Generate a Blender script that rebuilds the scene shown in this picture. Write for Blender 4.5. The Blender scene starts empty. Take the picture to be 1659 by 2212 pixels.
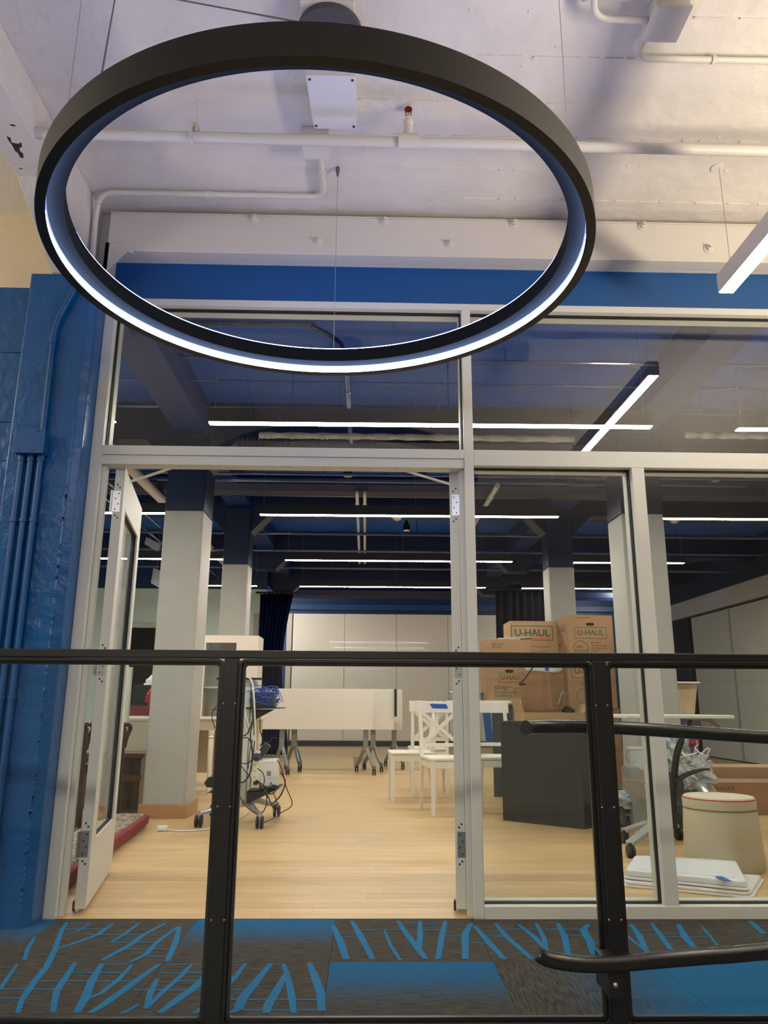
import bpy, math, random
from mathutils import Vector, Matrix
random.seed(7)
S=bpy.context.scene; C=S.collection
# ------------------------------------------------------------ camera
F=1650.; W,H=1659.,2212.
PITCH=math.atan(F/6556.); ROLL=math.atan(36.5/6556.); YAW=math.radians(1.3)
CAM=Vector((0,-3.75,.93))
fw=Vector((math.sin(YAW)*math.cos(PITCH),math.cos(YAW)*math.cos(PITCH),math.sin(PITCH)))
r0=Vector((math.cos(YAW),-math.sin(YAW),0)); u0=r0.cross(fw)
rt=r0*math.cos(ROLL)+u0*math.sin(ROLL); up=rt.cross(fw)
cd=bpy.data.cameras.new('camera'); cam=bpy.data.objects.new('camera',cd); C.objects.link(cam)
cam.matrix_world=Matrix(((rt.x,up.x,-fw.x,CAM.x),(rt.y,up.y,-fw.y,CAM.y),(rt.z,up.z,-fw.z,CAM.z),(0,0,0,1)))
cd.sensor_fit='HORIZONTAL'; cd.sensor_width=36; cd.lens=36*F/W; cd.clip_start=.02; cd.clip_end=200
S.camera=cam
def P(x,y,X=None,Y=None,Z=None):
    """the real place seen at photograph pixel (x,y) on the given world plane"""
    d=fw+rt*((x-W/2)/F)-up*((y-H/2)/F)
    t=(X-CAM.x)/d.x if X is not None else (Y-CAM.y)/d.y if Y is not None else (Z-CAM.z)/d.z
    return CAM+d*t
# ------------------------------------------------------------ light
S.view_settings.view_transform='Standard'; S.view_settings.look='None'
S.view_settings.exposure=0; S.view_settings.gamma=1; S.view_settings.use_curve_mapping=False
wd=bpy.data.worlds.new('world'); S.world=wd; wd.use_nodes=True
wd.node_tree.nodes['Background'].inputs[0].default_value=(.9,.92,1,1)
wd.node_tree.nodes['Background'].inputs[1].default_value=.02
ROOM_L=84.; HALL_L=34.; RING_L=26.
def area(name,loc,size,power,col,rot=(0,0,0)):
    l=bpy.data.lights.new(name,'AREA'); l.shape='RECTANGLE'; l.size,l.size_y=size; l.energy=power; l.color=col
    o=bpy.data.objects.new(name,l); C.objects.link(o); o.location=loc; o.rotation_euler=rot; return o
WARM=(1,.90,.77)
area('hall_light_left',(-4.6,-2.2,3.2),(.3,2.5),120,WARM)
area('hall_fill_behind',(-1.2,-5.6,3.0),(3.2,.5),230,WARM)  # unseen fill added behind the viewpoint to brighten the hall
area('hall_ceiling_fill_right',(3.2,-2.6,1.7),(.5,2.0),215,(1,.86,.70),(math.pi,0,0))  # added fill facing up to brighten the ceiling, no fitting there
area('hall_ceiling_fill_left',(-4.2,-1.6,2.0),(.5,1.5),80,(1,.85,.66),(math.pi,0,0))  # weaker upward fill, likewise added, for the left bay
area('room_fill_left',(-2.9,12.5,3.0),(1.2,.3),75,(1,.92,.8),(math.radians(75),0,math.radians(-50)))  # added fill aimed at the back wall to lift the whiteboards
area('room_fill_right',(5.6,12.5,3.0),(1.2,.3),45,(1,.92,.8),(math.radians(75),0,math.radians(60)))  # second added fill for the back wall, from the right
# ------------------------------------------------------------ materials
def lin(c):
    return tuple(((v/255)/12.92 if v/255<=.04045 else ((v/255+.055)/1.055)**2.4) for v in c)
MC={}
def M(key,col=(128,128,128),rough=.5,metal=0,bump=0,scale=40,var=0,vs=8,emit=0,stretch=None,coat=0,spec=.5,alpha=1,dist=.004):
    if key in MC: return MC[key]
    m=bpy.data.materials.new(key); m.use_nodes=True; nt=m.node_tree; N=nt.nodes; L=nt.links
    b=N['Principled BSDF']; c=lin(col)+(1,)
    b.inputs['Base Color'].default_value=c; b.inputs['Roughness'].default_value=rough; b.inputs['Metallic'].default_value=metal
    b.inputs['Specular IOR Level'].default_value=spec; b.inputs['Coat Weight'].default_value=coat; b.inputs['Alpha'].default_value=alpha
    if emit:
        b.inputs['Emission Color'].default_value=c; b.inputs['Emission Strength'].default_value=emit
    tc=N.new('ShaderNodeTexCoord'); mp=N.new('ShaderNodeMapping'); L.new(tc.outputs['Object'],mp.inputs[0])
    if stretch: mp.inputs['Scale'].default_value=stretch
    if var:
        n=N.new('ShaderNodeTexNoise'); n.inputs['Scale'].default_value=vs; n.inputs['Detail'].default_value=5; L.new(mp.outputs[0],n.inputs[0])
        r=N.new('ShaderNodeMapRange'); L.new(n.outputs[0],r.inputs[0]); r.inputs[1].default_value=.3; r.inputs[2].default_value=.7
        r.inputs[3].default_value=1-var; r.inputs[4].default_value=1+var
        mx=N.new('ShaderNodeVectorMath'); mx.operation='SCALE'; mx.inputs[0].default_value=c[:3]; L.new(r.outputs[0],mx.inputs['Scale']); L.new(mx.outputs[0],b.inputs['Base Color'])
    if bump:
        n=N.new('ShaderNodeTexNoise'); n.inputs['Scale'].default_value=scale; n.inputs['Detail'].default_value=6; L.new(mp.outputs[0],n.inputs[0])
        bp=N.new('ShaderNodeBump'); bp.inputs['Strength'].default_value=bump; bp.inputs['Distance'].default_value=dist; L.new(n.outputs[0],bp.inputs['Height']); L.new(bp.outputs[0],b.inputs['Normal'])
    MC[key]=m; return m
def emis(key,col,st):
    if key in MC: return MC[key]
    m=bpy.data.materials.new(key); m.use_nodes=True; N=m.node_tree.nodes; N.clear()
    e=N.new('ShaderNodeEmission'); e.inputs[0].default_value=col+(1,); e.inputs[1].default_value=st
    o=N.new('ShaderNodeOutputMaterial'); m.node_tree.links.new(e.outputs[0],o.inputs[0]); MC[key]=m; return m
def glass(key,tint=(.93,.95,.94),f0=.038,rough=0.):
    if key in MC: return MC[key]
    m=bpy.data.materials.new(key); m.use_nodes=True; N=m.node_tree.nodes; L=m.node_tree.links; N.clear()
    g=N.new('ShaderNodeNewGeometry'); d=N.new('ShaderNodeVectorMath'); d.operation='DOT_PRODUCT'
    L.new(g.outputs['Incoming'],d.inputs[0]); L.new(g.outputs['Normal'],d.inputs[1])
    def ma(op,a,b):
        n=N.new('ShaderNodeMath'); n.operation=op
        for i,v in enumerate((a,b)):
            if v is None: continue
            if isinstance(v,(int,float)): n.inputs[i].default_value=v
            else: L.new(v,n.inputs[i])
        return n.outputs[0]
    a=ma('ABSOLUTE',d.outputs['Value'],None); a=ma('SUBTRACT',1.,a); a=ma('POWER',a,5.); a=ma('MULTIPLY',a,1-f0); a=ma('ADD',a,f0)
    t=N.new('ShaderNodeBsdfTransparent'); t.inputs[0].default_value=tint+(1,)
    r=N.new('ShaderNodeBsdfGlossy'); r.inputs['Roughness'].default_value=rough; r.inputs[0].default_value=(1,1,1,1)
    x=N.new('ShaderNodeMixShader'); L.new(a,x.inputs[0]); L.new(t.outputs[0],x.inputs[1]); L.new(r.outputs[0],x.inputs[2])
    o=N.new('ShaderNodeOutputMaterial'); L.new(x.outputs[0],o.inputs[0]); MC[key]=m; return m
GLASS=lambda: glass('window_glass')
WHITE=lambda: M('white_paint',(205,205,197),.45,bump=.08,scale=60)
CEIL=lambda: M('white_concrete',(210,204,195),.5,bump=.8,scale=11,var=.05,vs=3,dist=.014)
BLUE=lambda: M('blue_paint',(4,80,140),.28,bump=.6,scale=15,var=.08,vs=4,dist=.013)
BLUES=lambda: M('blue_smooth',(0,74,134),.42,bump=.12,scale=40)
NAVY=lambda: M('navy_paint',(10,48,118),.55,bump=.3,scale=20,var=.08,vs=3)
NAVYD=lambda: M('navy_dark',(5,24,62),.5,bump=.2,scale=30)
NAVYP=lambda: M('navy_pipe',(34,70,150),.2,coat=.6)
GRAY=lambda: M('gray_column',(178,176,168),.5,bump=.35,scale=12,var=.03)
BLACK=lambda: M('black_metal',(20,21,21),.38,bump=.06,scale=80)
BLK=lambda: M('black_plastic',(18,18,19),.45)
STEEL=lambda: M('steel',(165,167,170),.32,metal=.9)
ALU=lambda: M('satin_aluminium',(176,178,178),.38,metal=.6)
WPLA=lambda: M('white_plastic',(226,226,222),.35)
CARD=lambda: M('cardboard',(160,124,90),.75,bump=.15,scale=70,var=.05,vs=5)
CARD2=lambda: M('cardboard_light',(184,150,112),.75,bump=.15,scale=70,var=.05,vs=5)
PINE=lambda: M('cream_paint',(226,217,196),.4,bump=.05,scale=30)
# ------------------------------------------------------------ mesh builder
ORG={}
def setp(o,label=None,cat=None,group=None,kind=None):
    if label: o['label']=label
    if cat: o['category']=cat
    if group: o['group']=group
    if kind: o['kind']=kind
    return o
def thing(name,label,cat,loc=(0,0,0),group=None,rz=0):
    o=bpy.data.objects.new(name,None); o.empty_display_size=.1; C.objects.link(o); o.location=loc; o.rotation_euler=(0,0,rz)
    ORG[o.name]=Vector(loc); return setp(o,label,cat,group)
class B:
    def __init__(s): s.v=[]; s.f=[]; s.sm=[]
    def add(s,vs,fs,sm=False):
        n=len(s.v); s.v+= [Vector(v) for v in vs]; s.f+=[tuple(i+n for i in f) for f in fs]; s.sm+=[sm]*len(fs); return s
    def box(s,x0,x1,y0,y1,z0,z1,m=None):
        vs=[Vector(p) for p in ((x0,y0,z0),(x1,y0,z0),(x1,y1,z0),(x0,y1,z0),(x0,y0,z1),(x1,y0,z1),(x1,y1,z1),(x0,y1,z1))]
        if m is not None: vs=[m@v for v in vs]
        return s.add(vs,[(0,3,2,1),(4,5,6,7),(0,1,5,4),(1,2,6,5),(2,3,7,6),(3,0,4,7)])
    def prism(s,poly,axis,a,b,m=None):
        """poly of 2-D points extruded along axis from a to b"""
        def mk(p,t): 
            v={'x':(t,p[0],p[1]),'y':(p[0],t,p[1]),'z':(p[0],p[1],t)}[axis]; v=Vector(v); return m@v if m is not None else v
        n=len(poly); vs=[mk(p,a) for p in poly]+[mk(p,b) for p in poly]
        return s.add(vs,[tuple(range(n))[::-1],tuple(range(n,2*n))]+[(i,(i+1)%n,n+(i+1)%n,n+i) for i in range(n)])
    def tube(s,pts,r,n=8,cap=True,sm=True):
        pts=[Vector(p) for p in pts]; rings=[]; k=len(pts); up_=None
        for i,p in enumerate(pts):
            t=(pts[min(i+1,k-1)]-pts[max(i-1,0)]).normalized()
            if up_ is None:
                up_=t.orthogonal().normalized()
            up_=(up_-t*up_.dot(t)); up_=up_.normalized() if up_.length>1e-6 else t.orthogonal().normalized()
            w=t.cross(up_); rr=r[i] if isinstance(r,(list,tuple)) else r
            rings.append([p+up_*math.cos(2*math.pi*j/n)*rr+w*math.sin(2*math.pi*j/n)*rr for j in range(n)])
        vs=[v for R_ in rings for v in R_]; fs=[]
        for i in range(k-1):
            for j in range(n): fs.append((i*n+j,i*n+(j+1)%n,(i+1)*n+(j+1)%n,(i+1)*n+j))
        s.add(vs,fs,sm)
        if cap:
            nn=len(s.v)-len(vs); s.f.append(tuple(nn+j for j in range(n))[::-1]); s.f.append(tuple(nn+(k-1)*n+j for j in range(n))); s.sm+=[False,False]
        return s
    def lathe(s,prof,c=(0,0,0),n=24,m=None,sm=True,close=False):
        c=Vector(c); vs=[]
        for r,z in prof:
            for j in range(n):
                v=Vector((r*math.cos(2*math.pi*j/n),r*math.sin(2*math.pi*j/n),z)); v=m@v if m is not None else v; vs.append(c+v)
        k=len(prof); fs=[]
        for i in range(k-1 if not close else k):
            i2=(i+1)%k
            for j in range(n): fs.append((i*n+j,i*n+(j+1)%n,i2*n+(j+1)%n,i2*n+j))
        if not close:
            fs.append(tuple(range(n))[::-1]); fs.append(tuple((k-1)*n+j for j in range(n)))
        return s.add(vs,fs,sm)
    def build(s,name,mat,par=None,bevel=0,org=None,seg=2,auto=False):
        if par is not None: o_=ORG.get(par.name,Vector((0,0,0)))
        elif org is not None: o_=Vector(org)
        else:
            xs=[v.x for v in s.v]; ys=[v.y for v in s.v]; o_=Vector(((min(xs)+max(xs))/2,(min(ys)+max(ys))/2,min(v.z for v in s.v)))
        me=bpy.data.meshes.new(name); me.from_pydata([tuple(v-o_) for v in s.v],[],s.f)
        me.polygons.foreach_set('use_smooth',s.sm); me.materials.append(mat); me.update()
        if any(s.sm): me.set_sharp_from_angle(angle=math.radians(35))
        o=bpy.data.objects.new(name,me); C.objects.link(o); ORG[o.name]=o_
        if par is not None: o.parent=par
        else: o.location=o_
        if bevel:
            md=o.modifiers.new('bevel','BEVEL'); md.width=bevel; md.segments=seg; md.limit_method='ANGLE'; md.angle_limit=math.radians(40)
        return o
def bx(x0,x1,y0,y1,z0,z1,m=None): return B().box(x0,x1,y0,y1,z0,z1,m)
def struct(o): o['kind']='structure'; return o
def copy_tree(o,par=None):
    c=o.copy(); C.objects.link(c); c.parent=par; ORG[c.name]=ORG.get(o.name,Vector())
    for ch in list(o.children): copy_tree(ch,c)
    return c
def smooth(pts,n=6):
    """Catmull-Rom through pts"""
    pts=[Vector(p) for p in pts]; q=[pts[0]*2-pts[1]]+pts+[pts[-1]*2-pts[-2]]; out=[]
    for i in range(1,len(q)-2):
        for k in range(n):
            t=k/n; a,b,c,d=q[i-1:i+3]
            out.append(.5*((2*b)+(c-a)*t+(2*a-5*b+4*c-d)*t*t+(3*b-a-3*c+d)*t**3))
    return out+[pts[-1]]
def fillet(pts,r,n=6):
    pts=[Vector(p) for p in pts]; out=[pts[0]]
    for i in range(1,len(pts)-1):
        a,b,c=pts[i-1:i+2]; u=(a-b).normalized(); w=(c-b).normalized(); p0=b+u*r; p2=b+w*r
        for k in range(n+1):
            t=k/n; out.append(p0*(1-t)**2+b*2*t*(1-t)+p2*t*t)
    return out+[pts[-1]]
def text(name,body,size,mat,par,m,ext=.0006,align='LEFT',bold=0):
    cu=bpy.data.curves.new(name,'FONT'); cu.body=body; cu.size=size; cu.extrude=ext; cu.align_x=align; cu.resolution_u=2; cu.offset=bold
    t=bpy.data.objects.new('tmp',cu); C.objects.link(t); dg=bpy.context.evaluated_depsgraph_get(); me=bpy.data.meshes.new_from_object(t.evaluated_get(dg))
    bpy.data.objects.remove(t); bpy.data.curves.remove(cu)
    me.transform(Matrix.Translation(-ORG.get(par.name,Vector()) if par else Vector())@m); me.materials.clear(); me.materials.append(mat); me.name=name
    o=bpy.data.objects.new(name,me); C.objects.link(o); o.parent=par; ORG[o.name]=ORG.get(par.name,Vector()) if par else Vector(); return o
FRONT=Matrix(((1,0,0,0),(0,0,-1,0),(0,1,0,0),(0,0,0,1)))  # text plane facing -Y
def frame_at(p,xdir,n=None):
    """matrix whose x runs along xdir (level), z points out of the face (towards the viewer side), y up"""
    x=Vector(xdir).normalized(); y=Vector((0,0,1)); z=x.cross(y)
    return Matrix(((x.x,y.x,z.x,p[0]),(x.y,y.y,z.y,p[1]),(x.z,y.z,z.z,p[2]),(0,0,0,1)))

# ============================================================ SETTING: HALL
CZ=3.55
# carpet deck
deck=struct(bx(-4.5,5,-1.32,-.002,-.25,-.012).build('floor',M('carpet_backing',(52,54,54),.9)))
def carpet_mat(kind):
    key='carpet_'+kind
    if key in MC: return MC[key]
    m=M(key,(80,80,74),.95,spec=.1); nt=m.node_tree; N=nt.nodes; L=nt.links; b=N['Principled BSDF']
    tc=[n for n in N if n.type=='TEX_COORD'][0]
    def noise(sc,stretch,rot=0):
        mp=N.new('ShaderNodeMapping'); mp.inputs['Scale'].default_value=stretch; mp.inputs['Rotation'].default_value=(0,0,rot); L.new(tc.outputs['Object'],mp.inputs[0])
        n=N.new('ShaderNodeTexNoise'); n.inputs['Scale'].default_value=sc; n.inputs['Detail'].default_value=4; L.new(mp.outputs[0],n.inputs[0]); return n.outputs[0]
    ang=.5 if kind=='streak' else 0
    n1=noise(14,(1,14,1) if kind!='streak' else (12,1,1),ang)
    r1=N.new('ShaderNodeValToRGB'); L.new(n1,r1.inputs[0]); e=r1.color_ramp.elements
    e[0].position=.38; e[0].color=lin((46,48,47))+(1,); e[1].position=.62; e[1].color=lin((84,78,69))+(1,)
    if kind=='brown': L.new(r1.outputs[0],b.inputs['Base Color'])
    else:
        sp=N.new('ShaderNodeSeparateXYZ'); L.new(tc.outputs['Object'],sp.inputs[0])
        mr=N.new('ShaderNodeMapRange'); src=sp.outputs['X' if kind=='streak' else 'Y']; L.new(src,mr.inputs[0])
        mr.inputs[1].default_value=-.3; mr.inputs[2].default_value=.3
        lo,hi={'grad':(-.05,.78),'streak':(.02,.62),'blue':(.95,1.3)}[kind]; mr.inputs[3].default_value=lo; mr.inputs[4].default_value=hi
        n2=noise(60,(.35,3,1) if kind!='streak' else (3,.35,1),ang)
        ad=N.new('ShaderNodeMath'); ad.operation='ADD'; L.new(mr.outputs[0],ad.inputs[0]); L.new(n2,ad.inputs[1])
        st=N.new('ShaderNodeMapRange'); L.new(ad.outputs[0],st.inputs[0]); st.inputs[1].default_value=.72; st.inputs[2].default_value=1.12
        mx=N.new('ShaderNodeMix'); mx.data_type='RGBA'; L.new(st.outputs[0],mx.inputs[0]); L.new(r1.outputs[0],mx.inputs[6]); mx.inputs[7].default_value=lin((22,92,136))+(1,)
        L.new(mx.outputs[2],b.inputs['Base Color'])
    bp=N.new('ShaderNodeBump'); bp.inputs['Strength'].default_value=.6; bp.inputs['Distance'].default_value=.003; L.new(noise(160,(1,3,1)),bp.inputs['Height']); L.new(bp.outputs[0],b.inputs['Normal'])
    return m
TX0=P(712,2078,Z=0).x; TY0=P(712,2078,Z=0).y; TS=.61
kinds={(0,0):'brown',(-1,0):'grad',(-2,0):'brown',(-3,0):'grad',(1,0):'brown',(2,0):'brown',(3,0):'brown',
       (0,1):'grad',(1,1):'streak',(2,1):'blue',(-1,1):'brown',(-2,1):'brown',(-3,1):'grad',(3,1):'grad'}
tilem={}
for i in range(-7,8):
    for row in (0,1):
        x0=TX0+i*TS; y0=TY0-row*TS; y1=min(y0+TS,-.004); yb=max(y0,-1.32)
        k=kinds.get((i,row),'brown' if (i+row)%3 else 'grad')
        bt=bx(x0+.0008,x0+TS-.0008,yb+.0008,y1-.0008,-.012,0)
        o=bt.build('carpet_tile',carpet_mat(k),None,org=(x0+TS/2,y0+TS/2,0)); o.parent=deck; o.location=Vector((x0+TS/2,y0+TS/2,0))-ORG[deck.name]
# blue yarn branches
yb=B()
def strip(pts,w,off,thin=False):
    q=[P(off[0]+x/2,off[1]+y/2,Z=0) for x,y in pts]
    n=len(q)
    for i in range(n-1):
        a,b=q[i],q[i+1]; wa=w*.0008*(.45+.55*math.sin(math.pi*(i+.35)/(n))); wb=w*.0008*(.45+.55*math.sin(math.pi*(i+1.35)/(n)))
        if thin: wa=wb=.005; nrm=Vector((0,1,0))
        else: nrm=Vector((1,.0,0))
        z=Vector((0,0,.0012+random.random()*.0004)); vs=[a-nrm*wa+z,a+nrm*wa+z,b+nrm*wb+z,b-nrm*wb+z]
        yb.add(vs,[(0,1,2,3) if ((vs[1]-vs[0]).cross(vs[2]-vs[1])).z>0 else (3,2,1,0)])
OA=(0,1900); OB=(830,1900)
for pts,w in [([(290,185),(265,225),(235,310),(200,380),(150,440),(95,520),(75,578)],16),([(390,190),(330,225),(280,240)],8),([(490,190),(420,240),(340,270),(240,302)],16),
 ([(600,190),(540,235),(480,272)],12),([(715,190),(620,240),(560,285),(440,350)],16),([(770,205),(680,270),(630,325),(560,360)],14),([(775,205),(760,270),(722,355)],16),
 ([(150,250),(120,300),(105,350)],12),([(75,365),(30,430),(0,475)],10),([(325,360),(280,430),(245,480),(228,575)],16),([(440,365),(395,440),(370,510),(330,578)],20),
 ([(570,370),(510,435),(440,490),(370,520)],14),([(690,365),(600,430),(520,490),(450,540),(390,578)],20),([(830,365),(780,420),(710,480),(640,550)],14),([(680,430),(650,490),(630,560)],14),
 ([(900,400),(850,460),(780,510),(690,578)],22),([(600,540),(530,580)],12),([(920,520),(840,580)],12),([(1060,365),(1010,430),(970,470)],14),
 ([(1170,365),(1100,450),(1050,510),(1030,560),(1000,578)],22),([(1240,400),(1190,490),(1160,540),(1150,578)],20),([(1225,365),(1250,450),(1262,520),(1268,578)],16),
 ([(1335,360),(1360,420),(1385,490),(1390,570)],20),([(1440,200),(1475,280),(1495,345)],20),([(1520,180),(1555,240),(1610,345)],18)]: strip(pts,w,OA)
for a in [(250,215,450),(300,190,400),(380,240,600),(480,272,660),(545,302,750),(635,335,740),(440,368,560),(310,404,560),(170,440,380),(400,440,600),(0,475,240),(0,513,90),(720,368,810),(690,404,890),
 (770,440,860),(580,477,900),(960,478,1080),(960,520,1390),(1050,565,1390),(1475,250,1560),(1560,220,1650)]: strip([(a[0],a[1]),(a[2],a[1])],0,OA,True)
for pts,w in [([(0,220),(30,290),(70,350)],10),([(60,180),(100,240),(150,305),(180,345)],18),([(155,180),(155,240),(150,310)],16),([(265,180),(250,240),(232,345)],16),([(375,190),(350,235),(350,345)],20),
 ([(390,200),(440,260),(520,345)],18),([(480,190),(530,250),(640,345)],16),([(580,195),(650,250),(705,310)],16),([(655,190),(690,250),(700,300)],14),([(750,190),(780,250),(795,325)],18),
 ([(880,195),(860,220),(890,270),(905,325)],22),([(1020,220),(1080,270),(1130,310)],9),([(1065,195),(1100,240),(1135,315)],18),([(1155,190),(1200,250),(1240,305)],16),([(1270,195),(1300,250),(1340,295)],20),
 ([(1370,200),(1440,285)],9),([(1580,180),(1640,235)],18)]: strip(pts,w,OB)
for a in [(60,190,240),(0,218,80),(150,218,260),(260,245,340),(440,245,530),(350,275,450),(490,215,650),(700,215,860),(780,243,870),(890,275,950),(1095,220,1170),(1200,250,1400)]: strip([(a[0],a[1]),(a[2],a[1])],0,OB,True)
o=yb.build('branch_pattern',M('blue_yarn',(34,106,150),.9,var=.12,vs=60,spec=.1),deck); o['kind']='stuff'
# lower hall floor, slab edge, outer shell
struct(bx(-6,7.5,-9,-1.32,-1.0,-.62).build('floor',M('lower_floor',(96,98,100),.6)))
struct(bx(-6.15,-6,-9,0,-1,4.2).build('wall_left',CEIL())); struct(bx(7.5,7.65,-9,0,-1,4.2).build('wall_right',CEIL()))
struct(bx(-6,7.5,-9.15,-9,-1,4.2).build('wall_rear',M('hall_rear',(150,146,140),.6)))
ceil=struct(bx(-6,7.5,-9,.0,CZ,CZ+.2).build('ceiling',CEIL()))
# shuttering board lines cast into the hall ceiling
bl=B()
for y,xa,xb in ((118,1000,1400),(213,780,1240),(290,850,1659),(361,830,1150),(428,1000,1659),(35,1440,1659)):
    a=P(xa,y,Z=CZ-.002); b=P(xb,y+(xb-xa)*.02,Z=CZ-.002); yy=a.y; x=a.x
    while x<b.x:
        l=random.uniform(.03,.2); bl.box(x,min(x+l,b.x),yy-.003,yy+.002,CZ-.005-random.random()*.003,CZ+.01); x+=l+random.uniform(.005,.06)
for _ in range(70):
    x=random.uniform(-1.3,2.4); y=random.uniform(-1.9,-.3); r=random.uniform(.003,.012)
    bl.lathe([(r,0),(r*.6,-.003)],(x,y,CZ-.0005),n=6)
bo=bl.build('board_mark',CEIL(),ceil); bo['kind']='stuff'
# beam along Y with haunch above the pilaster
BX0,BX1=-1.66,-1.478
beam=struct(B().prism([(-9,CZ),(-9,3.32),(-.62,3.32),(-.16,3.10),(0,3.10),(0,CZ)],'x',BX0,BX1).build('trim_1',CEIL(),bevel=.006))
dm=B()   # broken concrete on the beam soffit
for poly in ([(70,465),(110,480),(120,530),(190,545),(225,530),(235,575),(205,590),(215,625),(245,650),(250,695),(215,690),(190,640),(160,620),(130,560),(90,510)],[(95,345),(130,335),(165,350),(160,362),(120,352)],[(194,800),(240,806),(238,814),(210,812)]):
    q=[P(x/4.917,200+y/4.917,Z=3.3195) for x,y in poly]; dm.prism([(v.x,v.y) for v in q],'z',3.3192,3.33)
dm.build('chipped_patch',M('chip',(40,38,36),.9),beam)
struct(bx(-1.478,-1.40,-.02,.12,3.04,3.262).build('wall_front',CEIL()))
# left wall
struct(bx(-6,-1.765,.0,.25,-.25,3.10).build('wall_front',BLUE()))
struct(bx(-6,-1.66,.0,.25,3.10,CZ).build('wall_front',M('wall_lit_yellow',(222,206,176),.55,bump=.5,scale=10,dist=.01)))  # white wall with the yellow lamplight mixed into its colour
gb=B()
for z in (2.33,2.12,1.75,1.2,2.72): gb.box(-3.2,-1.765,-.006,.01,z,z+.006)
gb.build('formwork_ridge',BLUE(),bpy.data.objects['wall_front'])
# pilaster, right corner chamfered
pil=struct(B().prism([(-1.765,.06),(-1.765,-.15),(-1.455,-.15),(-1.418,-.115),(-1.418,.06)],'z',-.012,3.10).build('trim_2',BLUE(),bevel=.008))
rg=B()
for k in range(90):
    z=random.uniform(.05,2.0); s_=random.uniform(.003,.010); rg.box(-1.458-s_,-1.452,-.1515,-.14,z,z+random.uniform(.006,.03))
o=rg.build('chipped_arris',BLUE(),pil,bevel=.003); o['kind']='stuff'
# blue header wall and steel channel
struct(bx(-1.418,5,.0,.12,3.05,3.262).build('wall_front',BLUES()))
struct(bx(-1.478,5,-.02,.12,3.262,CZ).build('wall_front',CEIL()))
ch=struct(bx(-1.40,5,-.115,-.02,3.262,3.49).build('trim_3',M('white_steel',(205,199,188),.42,bump=.12,scale=20),bevel=.003))
bx(-1.40,5,-.118,-.02,3.49,3.497).build('flange',MC['white_steel'],ch)
k=0
for i in range(-1,4):
    for (xo,z) in ((.08+.704*i,3.47),(.431+.704*i,3.34)):
        if xo<-1.38: continue
        c=(xo,-.115,z); R=Matrix.Rotation(math.pi/2,3,'X')
        b=B().lathe([(.027,0),(.027,.005),(.024,.006)],c,n=16,m=R.to_4x4()).lathe([(.016,.005),(.016,.019),(.013,.021)],c,n=6,m=R.to_4x4(),sm=False).lathe([(.008,.018),(.008,.036)],c,n=10,m=R.to_4x4())
        b.build('bolt',MC['white_steel'],ch)
bk=B().box(-1.405,-1.385,-.13,-.0,3.12,3.30).prism([(-1.405,3.30),(-1.27,3.30),(-1.25,3.235),(-1.29,3.25),(-1.385,3.14),(-1.405,3.14)],'y',-.13,-.118)
bk.build('end_bracket',MC['white_steel'],ch); 
# ---------------------------------------------------------- storefront frame
FR=WHITE()
def member(name,x0,x1,z0,z1,y0=0,y1=.115):
    return struct(bx(x0,x1,y0,y1,z0,z1).build(name,FR,bevel=.003))
jl=member('trim_4',-1.418,-1.362,0,3.05); bx(-1.362,-1.340,.035,.075,0,2.114).build('door_stop',FR,jl,bevel=.002)
hd=member('trim_5',-1.362,5,3.012,3.05)
mu=member('trim_6',.499,.547,0,3.012); bx(.477,.499,.035,.075,0,2.114).build('door_stop',FR,mu,bevel=.002)
tr=member('trim_7',-1.362,.499,2.163,2.213); bx(-1.362,.499,.008,.09,2.114,2.163).build('door_head',FR,tr,bevel=.002)
for i in range(7):
    x=-1.25+i*.28; B().lathe([(.0035,0),(.003,-.0015)],(x,.03,2.114),n=8).build('screw',M('dark_screw',(70,66,60),.4,metal=.8),tr)
tr2=member('trim_8',.547,5,2.126,2.213)
mu2=member('trim_9',1.366,1.432,0,2.126)
mu3=member('trim_10',2.32,2.37,0,2.126)
mu4=member('trim_11',3.3,3.35,0,3.012)
sl=member('trim_12',.547,5,-.004,.052,-.004,.11); bx(.547,5,-.014,.11,-.012,-.004).build('shim',M('raw_ply',(196,180,148),.8),sl)
def window(n,x0,x1,z0,z1):
    w=0.018
    t=struct(bx(x0+.004,x1-.004,.050,.056,z0+.004,z1-.004).build('window_%d'%n,GLASS()))
    g=B(); h=.006
    for ya,yb_ in ((.040,.050),(.056,.066)):
        g.box(x0,x1,ya,yb_,z0,z0+h); g.box(x0,x1,ya,yb_,z1-h,z1); g.box(x0,x0+h,ya,yb_,z0+h,z1-h); g.box(x1-h,x1,ya,yb_,z0+h,z1-h)
    g.build('gasket',M('gasket',(14,14,15),.6),t)
    f=B()
    f.box(x0,x1,.066,.118,z0,z0+.010); f.box(x0,x1,.066,.118,z1-.010,z1); f.box(x0,x0+.010,.066,.118,z0,z1); f.box(x1-.010,x1,.066,.118,z0,z1)
    f.build('glazing_bead',FR,t)
    return t
w1=window(1,-1.362,.499,2.213,3.012); window(2,.547,3.3,2.213,3.012); window(3,.547,1.366,.052,2.126); window(4,1.432,2.32,.052,2.126); window(5,2.37,3.3,.052,2.126)
a=P(413,953,Y=.048); b_=P(812,953,Y=.048)
t=text('lettering','DOOR TO REMAIN UNLOCKED DURING SCHOOL HOURS',.043,M('vinyl',(14,15,18),.35),w1,Matrix.Translation((a.x,.0495,a.z-.006))@Matrix.Scale((b_.x-a.x)/1.205,4,(1,0,0))@FRONT,ext=.0002)
ws=max(v.co.x for v in t.data.vertices)-min(v.co.x for v in t.data.vertices)
k=(b_.x-a.x)/ws; x00=min(v.co.x for v in t.data.vertices)
for v in t.data.vertices: v.co.x=x00+(v.co.x-x00)*k
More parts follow.
